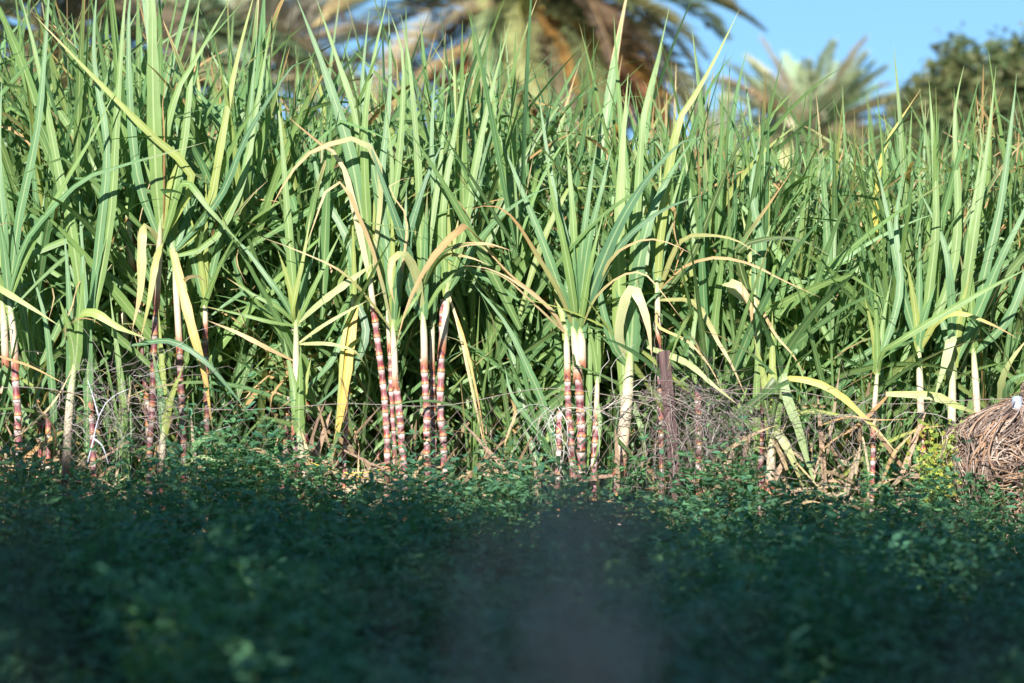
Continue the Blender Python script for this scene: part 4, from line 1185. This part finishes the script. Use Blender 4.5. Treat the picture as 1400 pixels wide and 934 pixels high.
# ---------------------------------------------------------------- yellow-green vine by the heap
vine = empty('climbing_weed', at(1285, 700, 11.5) * 1.0)
vine.location.z = 0
tag(vine, 'yellow green climbing weed with small lobed leaves left of the straw heap', 'plant')
voff = np.array(vine.location)
g = Geo()
V, Fq, cc = [], [], []
rr = random.Random(9)
for q in range(26):
    p = at(rr.uniform(1255, 1318), 690, 11.5 + rr.uniform(-0.08, 0.08)); pts = [p.copy()]
    top = rr.uniform(565, 650)
    tgt = at(rr.uniform(1255, 1320), top, 11.5 + rr.uniform(-0.1, 0.1))
    for s in range(1, 8):
        pts.append(p.lerp(tgt, s / 7) + Vector((rr.gauss(0, 0.018), rr.gauss(0, 0.02), rr.gauss(0, 0.01))))
    g.tube([np.array(x) - voff for x in pts], 0.0018, 3, (0.20, 0.18, 0.07), cap=False)
    for s in range(2, 8):
        for k_ in range(3):
            c = np.array(pts[s]) - voff + np.array([rr.gauss(0, 0.022), rr.gauss(0, 0.03), rr.gauss(0, 0.02)])
            a = rr.uniform(0, 6.28); sz = rr.uniform(0.008, 0.015)
            e1 = np.array([math.cos(a), rr.uniform(-0.5, 0.5), math.sin(a)]); e1 /= np.linalg.norm(e1)
            nn = np.array([rr.gauss(-0.2, 0.4), -0.8, rr.gauss(0.5, 0.4)]); e2 = np.cross(nn, e1); e2 /= np.linalg.norm(e2)
            b = len(V)
            for (x_, y_) in ((-0.9, 0), (-0.5, 0.95), (0.05, 0.35), (0.55, 0.8), (1.25, 0), (0.55, -0.8), (0.05, -0.35), (-0.5, -0.95)): V.append(c + (e1 * x_ + e2 * y_) * sz)
            Fq += [(b, b + 1, b + 2, b + 6), (b, b + 6, b + 7, b), (b + 2, b + 3, b + 4, b + 6), (b + 6, b + 4, b + 5, b + 6)]
            cc += [np.array(rr.choice([(0.22, 0.30, 0.05), (0.30, 0.35, 0.07), (0.15, 0.24, 0.05), (0.34, 0.30, 0.06)])) * rr.uniform(0.8, 1.2)] * 8
put('stems', g.build('stems', M_TWIG), vine)['kind'] = 'stuff'
tri, quad = [], []
for f in Fq:
    s_ = list(dict.fromkeys(f))
    (quad if len(s_) == 4 else tri).append(s_)
me = mesh_np('foliage', np.array(V), [np.array(quad), np.array(tri)], M_VINE, None, np.array(cc), smooth=False)
put('foliage', me, vine)['kind'] = 'stuff'

# ---------------------------------------------------------------- litter at the foot of the canes, and a bit of cord
rr = random.Random(15)
g = Geo()
for q in range(1700):
    y = 11.35 + 2.6 * rr.random() ** 1.6; x = rr.uniform(-1, 1) * 0.23 * y
    z = rr.uniform(0.02, 0.20) if y < 12.3 else rr.uniform(0.01, 0.10)
    a = rr.uniform(0, 6.28); L = rr.uniform(0.15, 0.6); w = rr.uniform(0.006, 0.018); m = 5
    d = np.array([math.cos(a), math.sin(a) * 0.7, rr.uniform(-0.25, 0.5)]); cu = rr.uniform(-0.5, 0.3)
    C = np.array([[x, y, z]]) + d[None] * (np.linspace(0, L, m)[:, None]) + np.array([0, 0, 1])[None] * (cu * np.linspace(0, 1, m)[:, None] ** 2 * L)
    C[:, 2] = np.maximum(C[:, 2], 0.02)
    sv = np.cross(d, [0.2, -0.7, 0.7]); sv /= np.linalg.norm(sv)
    W = w * np.array([0.6, 1, 1, 0.7, 0.15])[:, None]
    V = np.stack([C - sv * W, C + sv * W], 1).reshape(-1, 3)
    g.add(V, [(2 * s, 2 * s + 1, 2 * s + 3, 2 * s + 2) for s in range(m - 1)], None, np.array(rr.choice([(0.34, 0.25, 0.16), (0.42, 0.33, 0.22), (0.24, 0.16, 0.10), (0.36, 0.24, 0.15)])) * rr.uniform(0.7, 1.2))
for q in range(300):
    px = rr.choice((rr.uniform(-20, 330), rr.uniform(380, 700), rr.uniform(730, 1300), rr.uniform(930, 1300)))
    y = rr.uniform(11.6, 12.3); x = (px - 700) / FPX * y
    z = rr.uniform(0.25, 0.55); L = rr.uniform(0.15, 0.55); w = rr.uniform(0.004, 0.014); m = 6
    a = rr.gauss(1.57, 0.75); d = np.array([math.cos(a), rr.uniform(-0.3, 0.2), abs(math.sin(a))]); cu = rr.uniform(-0.7, 0.1)
    C = np.array([[x, y, z]]) + d[None] * (np.linspace(0, L, m)[:, None]) + np.array([rr.uniform(-0.4, 0.4), 0, 1])[None] * (cu * np.linspace(0, 1, m)[:, None] ** 2 * L)
    sv = np.cross(d, [rr.uniform(-0.5, 0.5), -0.8, 0.5]); sv /= np.linalg.norm(sv)
    W = w * np.array([0.7, 1, 1, 0.9, 0.6, 0.1])[:, None]
    V = np.stack([C - sv * W, C + sv * W], 1).reshape(-1, 3)
    g.add(V, [(2 * s, 2 * s + 1, 2 * s + 3, 2 * s + 2) for s in range(m - 1)], None, np.array(rr.choice([(0.34, 0.25, 0.15), (0.42, 0.33, 0.22), (0.22, 0.15, 0.09), (0.34, 0.23, 0.16)])) * rr.uniform(0.6, 1.1))
tag(put('leaf_litter', g.build('leaf_litter', M_STRAW)), 'dry tan cane leaves littering the soil at the foot of the stand', 'leaf litter', kind='stuff')
g = Geo()
g.tube(spline([at(a, b, 11.5) for a, b in ((425, 632), (445, 640), (470, 646), (500, 646), (520, 642))], 14), 0.0022, 5, (0.62, 0.46, 0.07))
g.tube(spline([at(a, b, 11.49) for a, b in ((470, 646), (484, 650), (505, 655))], 6), 0.0018, 5, (0.62, 0.46, 0.07))
tag(put('cord', g.build('cord', M_CORD)), 'yellow cord strung low among stems right of the lone pale cane', 'cord')


# ---------------------------------------------------------------- alfalfa
def alfalfa_height(x, y):
    px = 700 + x / y * FPX
    h = 0.55 - 0.00008 * px
    h = h + 0.24 * np.exp(-((x + 1.22) / 0.36) ** 2 - ((y - 10.9) / 0.6) ** 2) - 0.06 * np.exp(-((x + 2.0) / 0.3) ** 2 - ((y - 11) / 0.5) ** 2)
    h = h + 0.05 * np.sin(x * 2.3 + y * 1.7) * np.sin(y * 2.9 - x) + 0.04 * np.sin(x * 6.1 + 2 * np.sin(y * 3.0)) + 0.035 * np.sin(y * 7.3 + x * 3)
    h = h + 0.13 * np.exp(-((x + 0.75) / 0.35) ** 2 - ((y - 6.4) / 0.9) ** 2) - 0.17 * np.exp(-((x + 0.22) / 0.16) ** 2 - ((y - 6.6) / 0.9) ** 2) + 0.11 * np.exp(-((x - 0.8) / 0.35) ** 2 - ((y - 7.2) / 1.0) ** 2) - 0.15 * np.exp(-((x + 1.35) / 0.25) ** 2 - ((y - 6.6) / 0.8) ** 2)
    h = h + 0.05 * np.clip((y - 10.2) / 0.7, 0, 1) + np.clip((y - 10.0) / 0.7, 0, 1) * 0.07 * np.sin(x * 4.1 + 1.0) * np.sin(x * 9.3 + 2.0)
    h = h + 0.075 * np.sin(x * 7.7 + 2.2 * np.sin(y * 2.1)) * np.sin(y * 4.3 + 1.5 * np.sin(x * 2.7))
    return h + 0.05 * np.sin(x * 13.0 + 3 * np.sin(y * 5.1)) * np.sin(y * 11.0 + 2 * np.sin(x * 4.3))


g_ = np.random.default_rng(4)
Ns = 4300
ys = 2.4 + (11.5 - 2.4) * g_.random(Ns) ** 0.72
xs = g_.uniform(-1, 1, Ns) * (0.235 * ys + 0.35)
keep = ~((xs > HX0 - 0.05) & (ys > 11.0))
xs, ys = xs[keep], ys[keep]
hs = alfalfa_height(xs, ys) * np.clip(g_.normal(0.90, 0.17, len(xs)), 0.5, 1.35)
NT = 17
n = len(xs)
frac = np.tile(np.linspace(0.30, 1.0, NT)[None], (n, 1)) + g_.normal(0, 0.02, (n, NT))
lean = g_.normal(0, 0.10, (n, 2))
az = g_.uniform(0, 2 * PI, (n, 1)) + np.arange(NT)[None] * 2.4 + g_.normal(0, 0.4, (n, NT))
reach = 0.035 + 0.055 * (1.05 - np.clip(frac, 0, 1)) + g_.uniform(0, 0.02, (n, NT))
zz = hs[:, None] * frac
bx = xs[:, None] + lean[:, :1] * zz; by = ys[:, None] + lean[:, 1:] * zz
px_ = bx + np.cos(az) * reach; py_ = by + np.sin(az) * reach; pz_ = zz + 0.012 + g_.normal(0, 0.006, (n, NT))
Cn = np.stack([px_, py_, pz_], -1).reshape(-1, 3)
azf = az.reshape(-1)
N3 = len(Cn)
vert = []
big = np.repeat(g_.uniform(0.7, 1.45, n), NT)
tone = g_.uniform(0.75, 1.25, N3)[:, None]
mixy = g_.random(N3)[:, None] ** 2
patch = (np.sin(Cn[:, :1] * 1.9 + 1.0) * np.sin(Cn[:, 1:2] * 1.3) * 0.5 + 0.5)
mixy = np.clip(mixy * 0.7 + 0.45 * np.clip(np.sin(Cn[:, :1] * 3.1 + 2.0 * np.sin(Cn[:, 1:2] * 1.1)) * np.sin(Cn[:, 1:2] * 1.7 + 0.6), 0, 1), 0, 1)
base = np.array([[0.072, 0.195, 0.112]]) * (1 - mixy) + np.array([[0.14, 0.27, 0.095]]) * mixy
base = base * (1 - 0.3 * patch) + np.array([[0.035, 0.11, 0.085]]) * 0.3 * patch
tint = base * tone
allV, allC = [], []
for lf in (-1, 0, 1):
    a = azf + lf * (1.05 + g_.normal(0, 0.12, N3))
    el = g_.normal(0.10, 0.32, N3)
    d = np.stack([np.cos(a) * np.cos(el), np.sin(a) * np.cos(el), np.sin(el)], -1)
    s = np.stack([-np.sin(a), np.cos(a), g_.normal(0, 0.35, N3)], -1); s /= np.linalg.norm(s, axis=1, keepdims=True)
    u = np.cross(d, s)
    L = (0.035 * big * g_.uniform(0.7, 1.25, N3) * (1.0 if lf else 1.12))[:, None]
    W = L * 0.21
    b = Cn + d * 0.004
    P = [b, b + d * L * 0.42 + s * W + u * W * 0.35, b + d * L * 0.82 + s * W * 0.85 + u * W * 0.3, b + d * L, b + d * L * 0.82 - s * W * 0.85 + u * W * 0.3, b + d * L * 0.42 - s * W + u * W * 0.35]
    allV.append(np.stack(P, 1)); allC.append(np.repeat(tint[:, None, :], 6, 1))
V = np.concatenate(allV).reshape(-1, 3); Cc = np.concatenate(allC).reshape(-1, 3)
b = np.arange(len(V) // 6) * 6
Q = np.concatenate([np.stack([b, b + 3, b + 2, b + 1], -1), np.stack([b, b + 5, b + 4, b + 3], -1)])
# stems: three-sided, in two lengths
k3 = np.arange(3) * 2 * PI / 3
SV, SF, off = [], [], len(V)
rows = 3
zr = np.linspace(0, 1, rows)
ring = np.stack([np.cos(k3), np.sin(k3)], -1)
Zs = hs[:, None] * zr[None]
cx_ = xs[:, None] + lean[:, :1] * Zs; cy_ = ys[:, None] + lean[:, 1:] * Zs
rad = 0.0022 * (1 - 0.5 * zr)
SVx = cx_[:, :, None] + rad[None, :, None] * ring[None, None, :, 0]
SVy = cy_[:, :, None] + rad[None, :, None] * ring[None, None, :, 1]
SVz = np.repeat(Zs[:, :, None], 3, 2)
SV = np.stack([SVx, SVy, SVz], -1).reshape(-1, 3)
bs = (off + np.arange(n) * rows * 3)[:, None, None] + (np.arange(rows - 1) * 3)[None, :, None]
kk = np.arange(3)[None, None]; kn = (np.arange(3) + 1)[None, None] % 3
SQ = np.stack([bs + kk, bs + kn, bs + kn + 3, bs + kk + 3], -1).reshape(-1, 4)
me = mesh_np('alfalfa', np.concatenate([V, SV]), np.concatenate([Q, SQ]), M_ALFALFA, None, np.concatenate([Cc, np.tile([[0.10, 0.15, 0.06]], (len(SV), 1))]), smooth=False)
tag(put('alfalfa', me), 'shaded bed of dark blue green alfalfa filling the foreground', 'alfalfa', kind='stuff')


# ---------------------------------------------------------------- dry weeds close to the viewpoint, far out of focus
def dry_weed(px0, px1, top, Y, count, tints, seed, label):
    rr = random.Random(seed)
    base = at((px0 + px1) / 2, 900, Y); base.z = 0
    t = empty('dry_weed', base)
    tag(t, label, 'weed', 'dry weeds close to the view')
    for q in range(count):
        g = Geo()
        mid_ = (px0 + px1) / 2; gx_ = rr.gauss(0, 0.24)
        a = at(mid_ + gx_ * (px1 - px0), top + rr.uniform(0, 120) + 900 * min(abs(gx_), 0.4) ** 2, Y + rr.uniform(-0.35, 0.5)) - base
        b = Vector((a.x * rr.uniform(0.4, 0.8), a.y * 0.5 + rr.uniform(-0.05, 0.05), 0))
        C = spline([b, b.lerp(a, 0.5) + Vector((rr.gauss(0, 0.02), rr.gauss(0, 0.03), 0.03)), a], 12)
        c = np.array(rr.choice(tints)) * rr.uniform(0.8, 1.2)
        g.tube(C, np.linspace(0.0024, 0.0008, 12), 4, c)
        for k_ in range(5, 12):
            for m_ in range(2):
                az_ = rr.uniform(0, 6.28); L = rr.uniform(0.02, 0.05)
                d = np.array([math.cos(az_), math.sin(az_), rr.uniform(0.1, 1.2)]); d /= np.linalg.norm(d)
                g.tube([C[k_], C[k_] + d * L * 0.5, C[k_] + d * L + np.array([0, 0, -0.005])], [0.0009, 0.0008, 0.0005], 3, c)
                sd_ = np.cross(d, [rr.gauss(0, 1), rr.gauss(0, 1), rr.gauss(0, 1)]); sd_ /= np.linalg.norm(sd_)
                e = C[k_] + d * L
                g.add([e, e + d * 0.008 + sd_ * 0.004, e + d * 0.018, e + d * 0.008 - sd_ * 0.004], [(0, 1, 2, 3)], None, c)
        put('stem', g.build('stem', M_TWIG), t)
    return t


dry_weed(560, 960, 680, 2.0, 56, [(0.42, 0.39, 0.34), (0.36, 0.33, 0.29), (0.30, 0.27, 0.23)], 1, 'grey dry weed far out of focus in the middle of the foreground')
dry_weed(1180, 1420, 800, 1.9, 15, [(0.12, 0.13, 0.12), (0.16, 0.16, 0.15)], 2, 'dark dry weed far out of focus at the lower right corner')
dry_weed(-60, 130, 690, 1.8, 16, [(0.05, 0.05, 0.045), (0.07, 0.065, 0.06)], 3, 'added black weed far out of focus standing in for the dark lower left corner')  # added weed: its near-black tints paint the darkness of this corner


# ---------------------------------------------------------------- taller sprigs and a grass tuft that stand out of the bed
def sprig(px, top, Y, label, seed, nst=5, tint=(0.10, 0.25, 0.10), spread=0.05):
    q_ = random.Random(seed)
    base = at(px, 800, Y); base.z = 0
    t = empty('alfalfa_plant', base)
    tag(t, label, 'alfalfa', 'taller alfalfa plants')
    H = at(px, top, Y).z
    gs, gl = Geo(), Geo()
    for k in range(nst):
        tip = Vector((q_.gauss(0, spread), q_.gauss(0, spread), H * (1 if k == 0 else q_.uniform(0.78, 1.0))))
        C = spline([(0.3 * tip.x, 0.3 * tip.y, 0), (0.5 * tip.x + 0.01, 0.5 * tip.y, tip.z * 0.5), tip], 13)
        gs.tube(C, np.linspace(0.0024, 0.001, 13), 4, (0.12, 0.18, 0.07))
        for m_ in range(4, 13):
            for r_ in range(2 if m_ < 11 else 4):
                a = q_.uniform(0, 6.28); pet = q_.uniform(0.015, 0.04)
                c = C[m_] + np.array([math.cos(a) * pet, math.sin(a) * pet, q_.uniform(0.0, 0.02)])
                gs.tube([C[m_], c], 0.0007, 3, (0.12, 0.2, 0.07), cap=False)
                for lf in (-1, 0, 1):
                    a2 = a + lf * 1.05; e_ = q_.gauss(0.15, 0.3); L = q_.uniform(0.022, 0.036); W = L * 0.24
                    d = np.array([math.cos(a2) * math.cos(e_), math.sin(a2) * math.cos(e_), math.sin(e_)])
                    sv = np.array([-math.sin(a2), math.cos(a2), q_.gauss(0, 0.25)]); u = np.cross(d, sv)
                    P = [c, c + d * L * 0.42 + sv * W + u * W * 0.35, c + d * L * 0.82 + sv * W * 0.85 + u * W * 0.3, c + d * L, c + d * L * 0.82 - sv * W * 0.85 + u * W * 0.3, c + d * L * 0.42 - sv * W + u * W * 0.35]
                    gl.add(P, [(0, 3, 2, 1), (0, 5, 4, 3)], None, np.array(tint) * q_.uniform(0.7, 1.3))
    put('stem', gs.build('stem', M_ALFALFA), t)
    o = put('foliage', gl.build('foliage', M_ALFALFA, smooth=False), t); o['kind'] = 'stuff'
    return t


sprig(958, 632, 11.2, 'bright alfalfa sprig lit by sun in front of the bare striped stub', 1, 5)
sprig(330, 598, 10.9, 'tallest alfalfa plant topping the mound before the dark gap', 2, 8, spread=0.08)
sprig(288, 612, 10.85, 'alfalfa plant on the left shoulder of the tall mound', 3, 7, spread=0.07)
sprig(392, 612, 10.9, 'alfalfa plant at the foot of the lone pale stemmed cane', 4, 7, spread=0.07)
sprig(862, 628, 11.2, 'alfalfa plant below the cream sheathed broken cane', 5, 6)
sprig(1022, 630, 11.25, 'dark alfalfa plant at the right end of the vine mat', 6, 6)
sprig(1196, 655, 11.2, 'alfalfa sprig before the chain link left of the yellow green weed', 7, 5)
sprig(1345, 655, 10.9, 'alfalfa sprig rising before the straw heap', 8, 5)
sprig(60, 640, 11.0, 'alfalfa sprig at the far left below the broken cream stub', 9, 6)
sprig(700, 640, 11.1, 'alfalfa sprig between the purple clump and the thick pair', 10, 6)
sprig(545, 642, 11.1, 'alfalfa sprig at the foot of the purple clump', 11, 6)
sprig(180, 690, 7.6, 'big soft alfalfa plant in the left foreground', 12, 9, (0.12, 0.27, 0.11), 0.09)
sprig(310, 715, 7.0, 'big soft alfalfa plant left of the grey blur', 13, 9, (0.13, 0.28, 0.10), 0.09)
sprig(420, 735, 6.8, 'big pale alfalfa plant just left of the grey blur', 14, 9, (0.12, 0.27, 0.12), 0.09)
sprig(1090, 735, 7.2, 'big alfalfa plant just right of the grey blur', 15, 9, (0.10, 0.26, 0.13), 0.09)
sprig(1190, 720, 7.6, 'big alfalfa plant in the right foreground', 16, 9, (0.10, 0.25, 0.12), 0.09)
sprig(240, 800, 5.9, 'nearest alfalfa plant at lower left', 17, 9, (0.12, 0.27, 0.10), 0.08)
b0 = at(210, 960, 5.7); zb = b0.z; b0.z = 0
tuft = empty('grass_tuft', b0)
tag(tuft, 'small yellow green grass tuft at the bottom left of the bed', 'grass')
q_ = random.Random(3)
for k in range(16):
    ex, hz = q_.gauss(0, 0.06), at(210, 865, 5.7).z * q_.uniform(0.86, 1.03)
    C = spline([(q_.gauss(0, 0.01), q_.gauss(0, 0.01), 0), (ex * 0.3, q_.gauss(0, 0.015), hz * 0.7), (ex, q_.gauss(0, 0.03), hz)], 9)
    W = 0.0045 * np.array([0.8, 1, 1, 1, 1, 0.9, 0.7, 0.45, 0.1])
    V = np.stack([C - np.outer(W, [0.9, 0.3, 0]), C + np.array([0, 0.001, 0]), C + np.outer(W, [0.9, 0.3, 0])], 1).reshape(-1, 3)
    g = Geo(); g.add(V, [(3 * i_ + j_, 3 * i_ + j_ + 1, 3 * i_ + j_ + 4, 3 * i_ + j_ + 3) for i_ in range(8) for j_ in (0, 1)], None, np.array((0.26, 0.34, 0.08)) * q_.uniform(0.8, 1.2))
    put('blade', g.build('blade', M_VINE), tuft)
